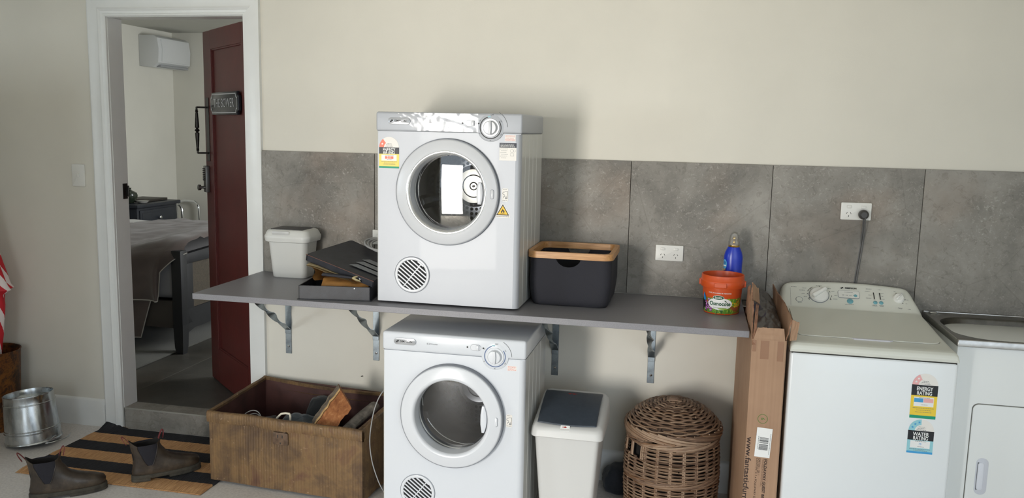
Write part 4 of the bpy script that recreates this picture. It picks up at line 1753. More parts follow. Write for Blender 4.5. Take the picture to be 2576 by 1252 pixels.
def dryer(x0, x1, yf, yb, z0, z1, new, label):
    """front-loading vented dryer; new = silver front with stickers and wrapped film"""
    W = x1 - x0
    k = W / .592
    FP, DP = (SILV, SILV2) if new else (WENA, WENB)
    r = thing('tumble_dryer', label, 'dryer', ((x0 + x1) / 2, (yf + yb) / 2, z0))
    zc = z1 - .078
    cx, cz = x0 + .297 * k, z0 + .4645
    # cabinet: wrapped sides plus a front with a round opening
    g = G()
    R = .022
    path = [(x0 + .004, yf), (x0, yf + .004), (x0, yb), (x1, yb)] + [(x1 - R + R * cos(rad(a)), yf + R - R * sin(rad(a))) for a in range(0, 91, 15)]
    n = len(path)
    zb = z0 + .008
    g.m(SIDEW).raw([(p[0], p[1], zb) for p in path[:5]] + [(p[0], p[1], zc) for p in path[:5]], [(i, i + 1, 5 + i + 1, 5 + i) for i in range(4)])
    q = path[4:]
    m = len(q)
    g.m(FP).raw([(p[0], p[1], zb) for p in q] + [(p[0], p[1], zc) for p in q], [(i, i + 1, m + i + 1, m + i) for i in range(m - 1)])
    fx0, fx1 = x0 + .004, x1 - R
    ro = .2
    angs = sorted(set([i * 360 / 72 for i in range(72)] + [math.degrees(math.atan2(zz - cz, xx - cx)) % 360 for xx in (fx0, fx1) for zz in (zb, zc)]))
    inn, out = [], []
    for a in angs:
        c, s = cos(rad(a)), sin(rad(a))
        tx = ((fx1 - cx) / c if c > 1e-9 else (fx0 - cx) / c if c < -1e-9 else 1e9)
        tz = ((zc - cz) / s if s > 1e-9 else (zb - cz) / s if s < -1e-9 else 1e9)
        tt = min(tx, tz)
        inn.append((cx + ro * c, yf, cz + ro * s))
        out.append((cx + tt * c, yf, cz + tt * s))
    n = len(angs)
    g.raw(inn + out, [(i, (i + 1) % n, n + (i + 1) % n, n + i) for i in range(n)])
    g.m(SIDEW).raw([(p[0], p[1], zb) for p in path], [tuple(range(len(path)))])
    # pressed ribs on the right side
    for yy in (yf + .09, yf + .17, yf + .25, yf + .33):
        g.box(x1 - .001, x1 + .0009, yy, yy + .03, zb + .01, zc - .004, .0008, 1)
    g.build('cabinet', r, smooth=40)
    for px in (x0 + .05, x1 - .05):
        for py in (yf + .05, yb - .05):
            g = G()
            g.lathe([(0, z0 + .01), (.017, z0 + .01), (.018, z0), (0, z0)], 16, at(px, py, 0))
            g.build('foot', r, DKG)
    # top with control fascia
    g = G()
    g.box(x0 - .004, x1 + .004, yf - .005, yb, zc, z1, .009 if new else .012, 3)
    kx, kz = x0 + .470 * k, z0 + .7225
    g.lathe([(.0, .0), (.0545, 0), (.0545, .004), (.052, .0055), (0, .0055)], 56, FRONT @ at(kx, kz, -yf))
    g.m(DP).box(x0 + .001, x1 - .001, yf - .0005, yf + .004, zc - .0015, zc + .0005)
    g.mats = [FP, DP]
    g.build('top_panel', r, smooth=40)
    F = FRONT @ at(0, 0, -yf + .0055)
    g = G(F)
    g.m(DP).lathe([(.0, .004), (.035, .004), (.0365, 0)], 40, at(kx, kz, 0))
    g.lathe([(.0, .019), (.024, .018), (.0265, .014), (.0275, .003)], 40, at(kx, kz, 0))
    g.prism([(-.0045, -.026), (.0045, -.026), (.0065, 0), (.0045, .026), (-.0045, .026), (-.003, 0)], .015, .027, .0025, M=at(kx + .002, kz, 0))
    kn = g.build('timer_knob', r)
    g = G(F)
    g.m(BLACK if new else mat('print_blue_grey', (88, 108, 146), .5))
    ring = circ(kx, kz, .0438, 60, 107, 397) + circ(kx, kz, .0400, 60, 107, 397)[::-1]
    g.raw([(p[0], p[1], .0005) for p in ring], [(i, i + 1, 121 - i - 1, 121 - i) for i in range(60)])
    g.m(TEAL).rect(kx - .012, kx, kz + .0405, kz + .0450, .0006)
    g.m(BLACK)
    g.text('OFF', .008, at(kx + .006, kz + .0495, .0006))
    for a, s_ in ((148, '10'), (208, '30'), (270, '60'), (-32, '120'), (32, '150')):
        g.text(s_, .006, at(kx + .0495 * cos(rad(a)), kz + .0495 * sin(rad(a)), .0006) @ Rz(a - 90 if 0 < a < 180 else a + 90))
    g.m(GREYP)
    for q_ in range(9):
        a = 58 - q_ * 6.4
        g.rect(-.0045, .0045, -.0008, .0008, .0006, at(kx + .068 * cos(rad(a)), kz + .068 * sin(rad(a)), 0) @ Rz(a - 90))
    g.build('knob_markings', r)
    g = G(F)
    u0, u1, vz = x0 + .048 * k, x0 + .142 * k, z1 - .0365
    g.m(mat('badge_silver', (186, 188, 192), .3, .5)).prism(rr(u0, u1, vz - .0135, vz + .0135, .0135, 8), 0, .0035, .0012)
    g.m(BLACK).text('SIMPSON', .0115, at((u0 + u1) / 2 + .006, vz, .0037), .050, .0003)
    for s_ in (-1, 1):
        g.flat(circ(u0 + .0155 + s_ * .0025, vz + s_ * .0015, .0042, 14, -40 if s_ > 0 else 140, 200 if s_ > 0 else 380), .0037)
    g.build('badge', r)
    g = G(F)
    g.m(GREYP).text('EZI', .0085, at(x0 + .197 * k, vz - .003, .0005), .018)
    g.text('loader', .0075, at(x0 + .222 * k, vz - .003, .0005), .024)
    g.build('model_print', r)
    g = G(F)
    sx, sz = x0 + .391 * k, z1 - .040
    g.m(GASK).prism(rr(sx - .0215, sx + .0215, sz - .0125, sz + .0125, .0115, 8), 0, .0006)
    g.m(DP).prism(rr(sx - .0205, sx + .0205, sz - .0115, sz + .0115, .0105, 8), 0, .0012)
    g.box(sx + .003, sx + .014, sz - .010, sz + .010, .001, .009, .002)
    g.m(BLACK).flat(circ(sx - .034, sz, .0035, 12), .0006)
    g.flat(circ(sx + .031, sz, .0035, 12), .0006)
    g.build('heat_switch', r)
    # door
    D = FRONT @ at(cx, cz, -yf)
    g = G(D)
    lf = 0 if new else .012
    g.m(GASK).lathe([(.2005, -.02), (.2005, .0005), (.2140, .0008), (.2140, -.004)], 96)
    g.lathe([(.2125, 0), (.2120, .016 + lf), (.209, .0165 + lf)], 96)
    D = FRONT @ at(cx, cz, -yf + lf)
    g.build('door_gasket', r, smooth=50)
    g = G(D)
    g.m(DP).lathe([(.2085, .004), (.2095, .016), (.2075, .0195), (.203, .0215), (.172, .0245 if new else .027), (.165, .026 if new else .0285)], 96)
    g.m(mat('bright_lip', (226, 227, 228), .16, .75) if new else DP).lathe([(.165, .026 if new else .0285), (.160, .0275 if new else .028), (.154, .024), (.1515, .016)], 96)
    g.m(SILV2 if new else DP).lathe([(.1515, .016), (.1495, -.002), (.1480, -.026), (.1475, -.030)], 96)
    g.build('door_ring', r, smooth=50)
    g = G(D)
    bz = 0.
    g.m(GASK).prism(rr(.181, .195, -.019 + bz, .019 + bz, .007, 8), .020, .0242)
    g.m(DP).prism(rr(.1825, .1935, -.0175 + bz, .0175 + bz, .0055, 8), .020, .0252, .001)
    g.build('door_button', r)
    g = G(D)
    aa = 17 if new else 22
    arc = circ(0, -.0, .1465, 14, -aa, aa) + [(.1265, .1465 * sin(rad(aa))), (.121, .02), (.121, -.02), (.1265, -.1465 * sin(rad(aa)))]
    g.prism(arc, -.012, .010, .0015)
    g.build('door_grip', r, DP)
    # drum
    dy = (yb - yf) - .035 + lf
    g = G(D)
    g.m(DKG).lathe([(.1475, -.030), (.152, -.034), (.158, -.060), (.158, -.075)], 72)
    g.m(CHROME).lathe([(.158, -.058), (.1535, -.061), (.1525, -.064), (.1535, -.067), (.158, -.070)], 72)
    g.lathe([(.190, -.196), (.1855, -.199), (.1845, -.202), (.1855, -.205), (.190, -.208)], 72)
    g.lathe([(.158, -.075), (.162, -.079), (.166, -.077), (.170, -.082)], 72)
    g.m(DRUM).lathe([(.170, -.082), (.188, -.092), (.190, -.118), (.194, -.124), (.190, -.130), (.190, -.158), (.194, -.164), (.190, -.170), (.190, -dy + .02), (.184, -dy + .008), (.176, -dy)], 72)
    g.build('drum', r, smooth=50)
    g = G(D)
    g.m(DRUM).lathe([(.177, -dy), (0, -dy)], 72)
    g.m(mat('hole_black', (14, 14, 15), .9))
    for ri in range(4):
        rad_ = .104 + ri * .0205
        cnt = int(2 * pi * rad_ / .0215)
        for j in range(cnt):
            a = 2 * pi * (j + .5 * (ri % 2)) / cnt
            g.flat(circ(rad_ * cos(a), rad_ * sin(a), .0072, 12), -dy + .0012)
    g.m(DKG).lathe([(.094, -dy + .001), (.093, -dy + .010), (.076, -dy + .014)], 56)
    g.m(mat('hub_steel', (178, 176, 170), .35, .8) if new else DRUM).lathe([(.078, -dy + .013), (.075, -dy + .019), (.050, -dy + .016), (.0, -dy + .016)], 56)
    g.m(DKG).lathe([(.052, -dy + .0162), (.050, -dy + .021), (.047, -dy + .0165)], 48)
    g.lathe([(.019, -dy + .0165), (.017, -dy + .022), (.014, -dy + .0168)], 32)
    g.lathe([(.005, -dy + .024), (0, -dy + .024)], 16)
    for j in range(6):
        a = rad(30 + 60 * j)
        g.flat(circ(.083 * cos(a), .083 * sin(a), .004, 10), -dy + .0146)
    g.build('drum_back', r, smooth=40)
    g = G(D)
    for j in range(3):
        a = rad(200 + 120 * j)
        g.prism([(-.03, 0), (-.012, .035), (.012, .035), (.03, 0)], -dy + .05, -.14, .006, M=Matrix.Rotation(a + pi / 2, 4, 'Z') @ at(0, -.188, 0))
    g.build('drum_vane', r, DRUM)
    # clear window
    g = G(D)
    g.lathe([(.1478 * q / 12, -.018 - .0065 * (q / 12) ** 2) for q in range(13)], 64)
    g.build('door_window', r, GLASSY, smooth=80)
    # vent grille
    vx, vz2 = x0 + .1505 * k, z0 + .123
    V = FRONT @ at(vx, vz2, -yf)
    g = G(V)
    g.m(GASK).lathe([(.0735, .0003), (.0745, .0012), (.0755, .0003)], 64)
    g.m(DP).lathe([(.0728, 0), (.072, .0045), (.0665, .006), (.0615, .004), (.061, .0006)], 64)
    g.build('vent_rim', r, smooth=50)
    g = G(V)
    g.m(mat('vent_black', (30, 31, 33), .8)).flat(circ(0, 0, .0615, 48), .0008)
    g.m(DP)
    ra = .0612
    for j in range(-4, 5):
        off_ = j * .0138 + .004
        hl = (max(0, ra * ra - off_ * off_)) ** .5
        if hl > .01:
            g.box(-hl, hl, off_ - .0029, off_ + .0029, .001, .0045, .0008, 1, M=Rz(-38))
    g.box(-.0018, .0018, -.060, .060, .0008, .003, M=Rz(-38) @ at(.002, 0, 0))
    g.build('vent_grille', r)
    # side sticker and door pictogram
    g = G(FRONT @ at(0, 0, -yf + .0005))
    iu, iv = cx + .235 * k, cz - .002
    g.m(WARM).prism(rr(iu - .0125, iu + .0125, iv - .026, iv + .026, .006), 0, .0002)
    g.m(GREYP)
    g.scribble(iu - .008, iu + .008, iv + .022, .0016, .0005, I4)
    g.scribble(iu - .010, iu + .010, iv - .021, .0016, .0005, I4)
    ring = circ(iu - .004, iv + .006, .0062, 18, 60, 300) + circ(iu - .004, iv + .006, .0047, 18, 60, 300)[::-1]
    g.raw([(p[0], p[1], .0004) for p in ring], [(i, i + 1, 37 - i - 1, 37 - i) for i in range(18)])
    g.flat([(iu - .010, iv - .016), (iu - .004, iv - .004), (iu + .0005, iv - .001), (iu - .002, iv - .006)], .0004)
    g.flat([(iu + .001, iv - .016), (iu + .0045, iv - .002), (iu + .007, iv - .016)], .0004)
    for e in ((-.001, .010, .013, .0145), (.0095, .011, -.016, .0145)):
        g.rect(iu + e[0], iu + e[1], iv + e[2], iv + e[3], .0004)
    g.build('door_pictogram', r)
    g = G(FRONT @ at(0, 0, -yf + .0005))
    ru0, ru1, rv0, rv1 = (x0 + .527 * k, x0 + .570 * k, z0 + .672, z0 + .696) if new else (x0 + .520 * k, x0 + .558 * k, z0 + .668, z0 + .688)
    g.m(WARM).rect(ru0, ru1, rv0, rv1, .0002)
    g.m(mat('print_red', (206, 96, 92), .5))
    for j, q_ in enumerate((.86, .68, .5, .26, .10)):
        g.scribble(ru0 + .002, ru1 - .002 - .006 * (j == 2), rv0 + (rv1 - rv0) * q_, .0014, .0005, I4)
    g.build('warning_sticker', r)
    if new:
        rating_label(FRONT @ at(x0 + .0505, z0 + .553, -yf + .0003), .0425, 'dryer').build('energy_label', r)
        g = G(FRONT @ at(0, 0, -yf + .0003))
        a0, a1, b0, b1 = x0 + .506, x0 + .574, z0 + .597, z0 + .665
        g.m(WARM).rect(a0, a1, b0, b1, .0002)
        g.m(NAVY).rect(a0, a1, b1 - .018, b1, .0004)
        g.m(WHITEP)
        for q_ in (.0045, .0095, .0145):
            g.scribble(a0 + .004, a1 - .010 - (0 if q_ < .012 else -.004), b1 - q_, .0016, .0006, I4)
        g.m(GREYP)
        for j in range(6):
            g.scribble(a0 + .007, a0 + .034 - (j % 3) * .003, b1 - .023 - j * .007, .0010, .0005, I4)
        for j in range(3):
            g.rect(a0 + .003, a0 + .0042, b1 - .025 - j * .014, b1 - .0225 - j * .014, .0005)
        for cxx, czz, rr_ in ((a0 + .050, b1 - .030, .007), (a0 + .060, b1 - .030, .005)):
            ring = circ(cxx, czz, rr_, 20, 0, 359) + circ(cxx, czz, rr_ - .0006, 20, 0, 359)[::-1]
            g.raw([(p[0], p[1], .0005) for p in ring], [(i, i + 1, 41 - i - 1, 41 - i) for i in range(20)])
        for e in ((.044, .058, .0505, .0499), (.044, .058, .0405, .0399), (.044, .0446, .0505, .040), (.0574, .058, .0505, .040)):
            g.rect(a0 + e[0], a0 + e[1], b1 - e[2], b1 - e[3], .0005)
        g.build('instruction_label', r)
        g = G(FRONT @ at(x0 + .524, z0 + .383, -yf + .0003))
        g.m(WARM).flat([(-.029, -.010), (.029, -.010), (.029, -.002), (.003, .0455), (-.003, .0455), (-.029, -.002)], .0002)
        g.m(BLACK).flat([(-.026, -.001), (.026, -.001), (0, .043)], .0004)
        g.m(mat('hazard_yellow', (244, 196, 44), .5)).flat([(-.0205, .002), (.0205, .002), (0, .0365)], .0006)
        g.m(BLACK).flat([(-.006, .0085), (-.0075, .013), (-.005, .018), (-.0035, .016), (-.001, .0255), (.003, .019), (.0045, .020), (.0075, .014), (.006, .0085), (.003, .007), (-.003, .007)], .0008)
        g.m(mat('hazard_yellow', (0, 0, 0))).flat([(-.003, .008), (-.002, .012), (0, .0155), (.0025, .012), (.003, .008)], .001)
        g.m(BLACK).rect(-.011, .011, .0040, .0055, .0008)
        g.scribble(-.026, .026, -.006, .0016, .0005, I4)
        g.build('fire_hazard_sticker', r)
        # protective film still on the fascia
        g = G()
        z_b, z_t = zc + .004, z1 - .003

        def film(u, v):
            x = x0 + .09 + u * .33
            z = z_b + (z_t - z_b) * v
            lift = .0008 + .0014 * max(0, noise.noise(Vector((u * 7 + v * 2.5, v * 2 - u * 2, 1)))) + .0005 * noise.noise(Vector((u * 22, v * 5, 3)))
            if u < .25:
                z = z_t - (z_t - z) * min(1, .15 + u * 3.4)
            return (x, yf - .0052 - max(.0004, lift), z)
        g.grid(film, 60, 14)
        g.build('plastic_film', r, FILM, smooth=25)
    return r


GLASSY = bpy.data.materials.new('clear_door_window')
t = NT(GLASSY)
tr = t.n('ShaderNodeBsdfTransparent')
tr.inputs[0].default_value = (.86, .87, .88, 1)
gl = t.n('ShaderNodeBsdfGlossy')
gl.inputs['Roughness'].default_value = .02
fr = t.n('ShaderNodeFresnel')
fr.inputs[0].default_value = 1.75
mx = t.n('ShaderNodeMixShader')
t.l(fr.outputs[0], mx.inputs[0])
t.l(tr.outputs[0], mx.inputs[1])
t.l(gl.outputs[0], mx.inputs[2])
t.l(mx.outputs[0], t.t.nodes['Material Output'].inputs[0])
FILM = bpy.data.materials.new('crinkled_clear_film')
t = NT(FILM)
tr = t.n('ShaderNodeBsdfTransparent')
tr.inputs[0].default_value = (.96, .96, .96, 1)
gl = t.n('ShaderNodeBsdfGlossy')
gl.inputs['Roughness'].default_value = .12
mx = t.n('ShaderNodeMixShader')
mx.inputs[0].default_value = .045
t.l(tr.outputs[0], mx.inputs[1])
t.l(gl.outputs[0], mx.inputs[2])
t.l(mx.outputs[0], t.t.nodes['Material Output'].inputs[0])

DRY1 = dryer(-1.260, -.668, -.537, -.083, BT, 1.669, True, 'silver tumble dryer with rating stickers standing on the grey worktop')
DRY2 = dryer(-1.204, -.616, -.615, -.155, 0, .792, False, 'white tumble dryer on the floor underneath the worktop')

g = G()
for k in range(3):
    cxx, czz = -1.372 + .004 * k, 1.088 - .003 * k
    ra = .062 - .012 * k
    g.tube([(cxx + ra * cos(a / 28 * 2 * pi), -.235 + .055 * sin(a / 28 * 2 * pi), czz + .016 * sin(a / 28 * 2 * pi) - .012 * cos(a / 28 * 2 * pi)) for a in range(28)], .0045, 8, True)
g.tube([(-1.315, -.22, 1.085), (-1.29, -.16, 1.03), (-1.28, -.10, .96), (-1.262, -.09, .94)], .0045, 8)
tag(g.build('power_cord', DRY1, mat('pale_grey_flex', (150, 150, 150), .5)), 'pale grey coiled power cord')
g = G()
cp = [(-1.200, -.50, .55), (-1.2145, -.6, .528), (-1.244, -.6, .468), (-1.261, -.6, .398), (-1.270, -.6, .311), (-1.260, -.6, .2255), (-1.2355, -.6, .150), (-1.216, -.59, .10), (-1.212, -.52, .03), (-1.215, -.42, .006)]
sm = []
for i in range(len(cp) - 1):
    p0, p1, p2, p3 = [Vector(cp[max(0, min(len(cp) - 1, i + k))]) for k in (-1, 0, 1, 2)]
    for q in range(6):
        s = q / 6
        sm.append(.5 * ((2 * p1) + (-p0 + p2) * s + (2 * p0 - 5 * p1 + 4 * p2 - p3) * s * s + (-p0 + 3 * p1 - 3 * p2 + p3) * s ** 3))
g.tube(sm, .0023, 8)
tag(g.build('power_cord', DRY2, mat('pale_grey_flex', (150, 150, 150), .5)), 'thin pale grey power cord')

# ------------------------------------------------------------------ top-loading washing machine
CREAMW = mat('creamy_white_plastic', (218, 219, 210), .38)
BODYW = mat('washer_white_enamel', (234, 238, 240), .3, coat=.2)
KNOBW = mat('knob_white', (234, 234, 230), .35)
WX0, WX1, WF, WBK = .367, .933, -.635, -.05
r = thing('washing_machine', 'white top-loading washing machine with rating stickers right of the cardboard carton', 'washing machine', ((WX0 + WX1) / 2, -.34, 0))
g = G()
g.box(WX0, WX1, WF, WBK, .025, .8318, .012, 3)
g.build('cabinet', r, BODYW)
for x in (WX0 + .05, WX1 - .05):
    for y in (WF + .05, WBK - .05):
        g = G()
        g.lathe([(0, .03), (.02, .03), (.022, 0), (0, 0)], 16, at(x, y, 0))
        g.build('foot', r, DKG)
g = G()
g.box(WX0 + .006, WX1 - .006, WF + .004, WBK, .826, .836)
g.build('seam_shadow_gap', r, mat('dark_gap', (60, 58, 54), .9))


def deck(u, v):
    # v runs front lip -> deck -> console face -> over the top -> down the back
    prof = [(WF - .001, .834), (WF - .003, .846), (WF + .002, .858), (WF + .012, .865), (WF + .03, .868), (WF + .09, .8695), (-.40, .880), (-.25, .895), (-.165, .9025), (-.152, .905),
            (-.145, .9085), (-.060, .986), (-.050, .994), (-.040, .998), (-.028, .996), (-.020, .985), (-.020, .93), (-.020, .86), (-.020, .834)]
    m = len(prof) - 1
    i = min(m - 1, int(v * m + 1e-9))
    q = v * m - i
    y = prof[i][0] + (prof[i + 1][0] - prof[i][0]) * q
    z = prof[i][1] + (prof[i + 1][1] - prof[i][1]) * q
    s = min(1, max(0, (y - WF) / (-.15 - WF)))
    xl, xr = WX0 + .006 * s, WX1 - .010 * s
    lift = max(0, z - .905)
    e = abs(2 * u - 1)
    z2 = z
    if lift > 0:
        z2 -= lift * (.16 * e ** 2)                     # arched top edge
        xl += .012 * (lift / .095) ** 2
        xr -= .028 * (lift / .095) ** 1.5
    # rounded shoulders at both sides
    uu = u
    x = xl + (xr - xl) * uu
    ed = min(x - xl, xr - x)
    rad_ = .018 + .018 * min(1, lift / .06)
    if ed < rad_ and .84 < z:
        z2 -= (rad_ - (max(0, rad_ ** 2 - (rad_ - ed) ** 2)) ** .5) * (.9 if lift <= 0.0 else .8)
    return (x, y, max(.834, z2))


us = [0, .004, .01, .018, .028, .04] + [.04 + .92 * k / 30 for k in range(1, 30)] + [.96, .972, .982, .99, .996, 1]
g = G()
vs, fs = [], []
NV = 18 * 4
for u in us:
    for j in range(NV + 1):
        vs.append(deck(u, j / NV))
for i in range(len(us) - 1):
    for j in range(NV):
        a = i * (NV + 1) + j
        fs.append((a, a + NV + 1, a + NV + 2, a + 1))
m0 = len(us) - 1
fs.append(tuple(range(NV + 1)))
fs.append(tuple(m0 * (NV + 1) + j for j in range(NV + 1)))
g.raw(vs, fs)
g.build('top_deck', r, CREAMW, smooth=45)


def deck_z(y):
    for (a, b), (c, d) in zip([(WF + .03, .868), (WF + .09, .8695), (-.40, .880), (-.25, .895)], [(WF + .09, .8695), (-.40, .880), (-.25, .895), (-.165, .9025)]):
        if a <= y <= c:
            return b + (d - b) * (y - a) / (c - a)
    return .9025


def on_deck(g, poly, dz, n=12):
    """slab that follows the deck: rounded outline sliced in y"""
    ys = [p[1] for p in poly]
    y0, y1 = min(ys), max(ys)
    c = (sum(p[0] for p in poly) / len(poly), (y0 + y1) / 2)
    m = len(poly)

    def f(u, v):
        p = poly[int(u * m + .5) % m]
        x, y = c[0] + (p[0] - c[0]) * v, c[1] + (p[1] - c[1]) * v
        return (x, y, deck_z(y) + dz)
    g.grid(f, m, n, cu=False)
    lo = [(p[0], p[1], deck_z(p[1]) + dz) for p in poly]
    hi = [(p[0], p[1], deck_z(p[1]) - .004) for p in poly]
    g.raw(lo + hi, [(k, (k + 1) % m, m + (k + 1) % m, m + k) for k in range(m)])


lid_poly = []
for a, b in rr(0, 1, 0, 1, .085, 8):
    y = -.528 + b * .368
    lid_poly.append((.400 + .006 * b + a * (.500 - .010 * b), y))
ex = [(.6505 + (p[0] - .6505) * 1.008, -.344 + (p[1] + .344) * 1.010) for p in lid_poly]
g = G()
on_deck(g, ex, .0006)
g.build('lid_gap', r, mat('lid_shadow_gap', (128, 126, 116), .8), smooth=60)
g = G()
on_deck(g, lid_poly, .0032)
g.build('lid', r, CREAMW, smooth=60)
g = G()
g.prism([(.592, -.5265), (.600, -.538), (.722, -.540), (.735, -.5285), (.725, -.5265)], deck_z(-.53) - .002, deck_z(-.53) + .0040, .0012)
g.build('lid_handle', r, mat('lid_handle_white', (206, 205, 212), .4))
# console: local u = x, v up the slope, w out of it
sl = Vector((0, .085, .0775)).normalized()
nn = Vector((0, -sl.z, sl.y))
CONS = Matrix(((1, 0, 0, 0), (0, sl.y, nn.y, -.1465), (0, sl.z, nn.z, .9075), (0, 0, 0, 1))) @ at(0, 0, .0008)


def cz_(u, v):
    """the console bows slightly: keep prints on it"""
    e = abs(2 * (u - .65) / .5)
    return -.0775 / .115 * 0 - .16 * e * e * max(0, v) * .73 * .74


g = G(CONS)
pts = [(.4145, .002), (.886, .002), (.882, .088), (.874, .0945)] + [(.874 - .458 * k / 12, .0945 + .0165 * sin(pi * k / 12) ** .8) for k in range(1, 12)] + [(.416, .0945)]
g.flat([(a, b - .01 * (b > .05), ) for a, b in pts], .0012) if False else None
g.m(GREYP)
for k in range(24):       # thin joint around the control panel
    a = .4145
    g.rect(a - .0004, a + .0004, .002 + k * .0038, .002 + (k + 1) * .0038, .0016 + cz_(a, .05) * 0)
g.build('panel_joint', r)


def con_at(u, v, h=0):
    return CONS @ at(u, v, h - abs(2 * (u - .65) / .5) ** 2 * .16 * max(0, v) * .76 * .74)


g = G()
K = con_at(.529, .064)
g.m(KNOBW).lathe([(.0, .016), (.030, .015), (.036, .010), (.0385, .001), (.0385, -.004)], 44, K)
g.prism([(-.034, -.009), (.034, -.005), (.036, .002), (.034, .009), (-.034, .009), (-.036, 0)], .012, .028, .005, 3, M=K @ Rz(38))
g.m(GASK).lathe([(.0387, .002), (.0405, .0012), (.0405, -.004)], 44, K)
g.build('programme_knob', r, smooth=45)
g = G()
K = con_at(.841, .070)
g.m(KNOBW).lathe([(.0, .014), (.017, .013), (.0205, .009), (.022, .001), (.022, -.005)], 36, K)
g.prism([(-.020, -.0045), (.020, -.003), (.021, 0), (.020, .004), (-.020, .0045)], .010, .021, .002, 2, M=K @ Rz(52))
g.m(GREYP).rect(-.002, .019, -.0006, .0006, .0213, K @ Rz(52))
g.build('water_level_knob', r, smooth=45)
for u, v, a, b, nm in ((.650, .040, .0125, .0125, 'start_button'), (.748, .041, .0082, .0082, 'option_button'), (.771, .0415, .0082, .0082, 'option_button')):
    g = G()
    g.m(TEAL).lathe([(0, .003), (a * .8, .0028), (a, .0008), (a, -.003)], 32, con_at(u, v))
    g.build(nm, r, smooth=50)
g = G()
g.m(GASK).lathe([(.0128, .0006), (.0136, .0012), (.0136, -.002)], 32, con_at(.449, .036))
g.m(CREAMW).lathe([(0, .0022), (.011, .002), (.0126, .0008)], 32, con_at(.449, .036))
g.build('selector_button', r)
g = G()
g.m(GASK).prism(rr(-.0425, .0425, -.0195, .0195, .009, 6), -.003, .0009, M=con_at(.647, .0745))
g.m(mat('display_white', (226, 226, 220), .3)).prism(rr(-.0413, .0413, -.0183, .0183, .008, 6), -.003, .0014, M=con_at(.647, .0745))
g.m(TEAL).lathe([(0, .003), (.0062, .0028), (.0072, .0008), (.0072, -.002)], 24, con_at(.673, .0690))
g.m(GREYP).scribble(-.016, .016, .010, .0016, .0018, con_at(.647, .0745))
for k in range(4):
    for j in range(2):
        g.scribble(-.027 + k * .0145, -.018 + k * .0145, -.004 - j * .0035, .0014, .0018, con_at(.647, .0745))
g.build('display_panel', r)
g = G()
g.m(BLACK)
K = con_at(.650, .1065)
g.text('SIMPSON', .0098, K @ at(.007, 0, .0016), .046, .0004)
for s_ in (-1, 1):
    g.flat(circ(-.028 + s_ * .0022, s_ * .0012, .0036, 14, -40 if s_ > 0 else 140, 200 if s_ > 0 else 380), .0016, K)
for u in (.7455, .769):
    g.rect(-.0017, .0017, -.0175, .0175, .0018, con_at(u, .0745) @ Rz(3))
for a, l in ((210, .012), (150, .014), (25, .008), (-20, .012), (128, .012)):
    g.rect(-.0008, .0008, -l / 2, l / 2, .0016, con_at(.529 + .0475 * cos(rad(a)), .064 + .0475 * sin(rad(a))) @ Rz(a))
for u, v in ((.4945, .0955), (.5335, .1085), (.483, .067), (.490, .045), (.5785, .060), (.5745, .041), (.834, .098), (.8655, .066), (.8545, .046)):
    g.flat(circ(0, 0, .0019, 12), .0017, con_at(u, v))
g.m(GREYP)
for u, v, l in ((.430, .104, .022), (.472, .098, .016), (.462, .086, .022), (.466, .068, .012), (.474, .052, .012), (.530, .114, .022), (.566, .099, .024), (.585, .086, .012), (.596, .064, .014), (.592, .046, .018),
                (.646, .0225, .034), (.728, .109, .022), (.770, .1085, .014), (.722, .095, .02), (.730, .078, .012), (.724, .061, .022), (.745, .0265, .016), (.745, .0225, .02), (.771, .0265, .018), (.771, .0225, .014), (.778, .09, .012), (.779, .075, .008), (.78, .06, .012),
                (.451, .0175, .016), (.8295, .106, .008), (.8745, .066, .008), (.868, .045, .006), (.842, .0205, .018), (.842, .0165, .012), (.876, .0165, .012)):
    g.scribble(-l / 2, l / 2, 0, .0017, .0016, con_at(u, v))
g.build('console_print', r)
rating_label(FRONT @ at(.829, .6235, -WF + .0003), .0430, 'energy').build('energy_label', r)
rating_label(FRONT @ at(.8295, .4935, -WF + .0003), .0430, 'water').build('water_label', r)

# its plug and cord
CORDG = mat('grey_flex', (92, 92, 92), .5)
g = G()
for dx, dy in ((0, 0), (-.006, .006)):
    pts = []
    for i in range(26):
        q = i / 25
        pts.append((.697 + dx + .012 * sin(pi * q) * (1 - q) - .012 * q, -.045 + dy + .030 * min(1, q * 3), 1.276 - .30 * q))
    g.tube(pts, .0032, 8)
pc = g.build('power_cord', r, CORDG)
g = G()
g.lathe([(0, 0), (.0195, 0), (.0205, .006), (.019, .022), (.012, .028), (0, .028)], 24, at(.692, -.019, 1.288) @ Rx(90))
g.build('plug', pc, mat('dark_grey_plug', (62, 61, 60), .45))

# ------------------------------------------------------------------ laundry tub
SINK = mat('brushed_stainless', (150, 148, 144), .27, 1., var=.06, vscale=40)
BOWL = mat('shaded_bowl_steel', (92, 90, 86), .34, 1., var=.08, vscale=30)  # same steel as the rim, its dark reflections put into the colour
r = thing('laundry_tub', 'stainless laundry tub on a white cabinet at the right edge', 'sink', (1.25, -.26, 0))
TX0, TX1, TF, TZ = .957, 1.56, -.512, .892
g = G()
CABW = mat('cabinet_white', (232, 234, 232), .35)
g.box(TX0 + .004, TX1 - .004, TF + .012, -.012, .0, TZ - .026, .004)
g.build('cabinet', r, CABW)
g = G(FRONT @ at(0, 0, -TF - .012))
g.m(mat('door_gap_grey', (120, 118, 112), .8)).prism(rr(1.029, 1.50, .045, .656, .022, 8), 0, .0006)
g.m(CABW).prism(rr(1.0315, 1.498, .0475, .6535, .021, 8), 0, .006, .003)
dr = g.build('cabinet_door', r)
g = G(FRONT @ at(0, 0, -TF - .006))
g.m(mat('handle_recess_white', (206, 208, 216), .4)).prism(rr(1.060, 1.102, .312, .452, .020, 10), -.002, .0012, .001)
g.m(mat('handle_pull_white', (222, 224, 232), .4)).prism(rr(1.066, 1.087, .330, .436, .010, 8), .0, .0045, .002)
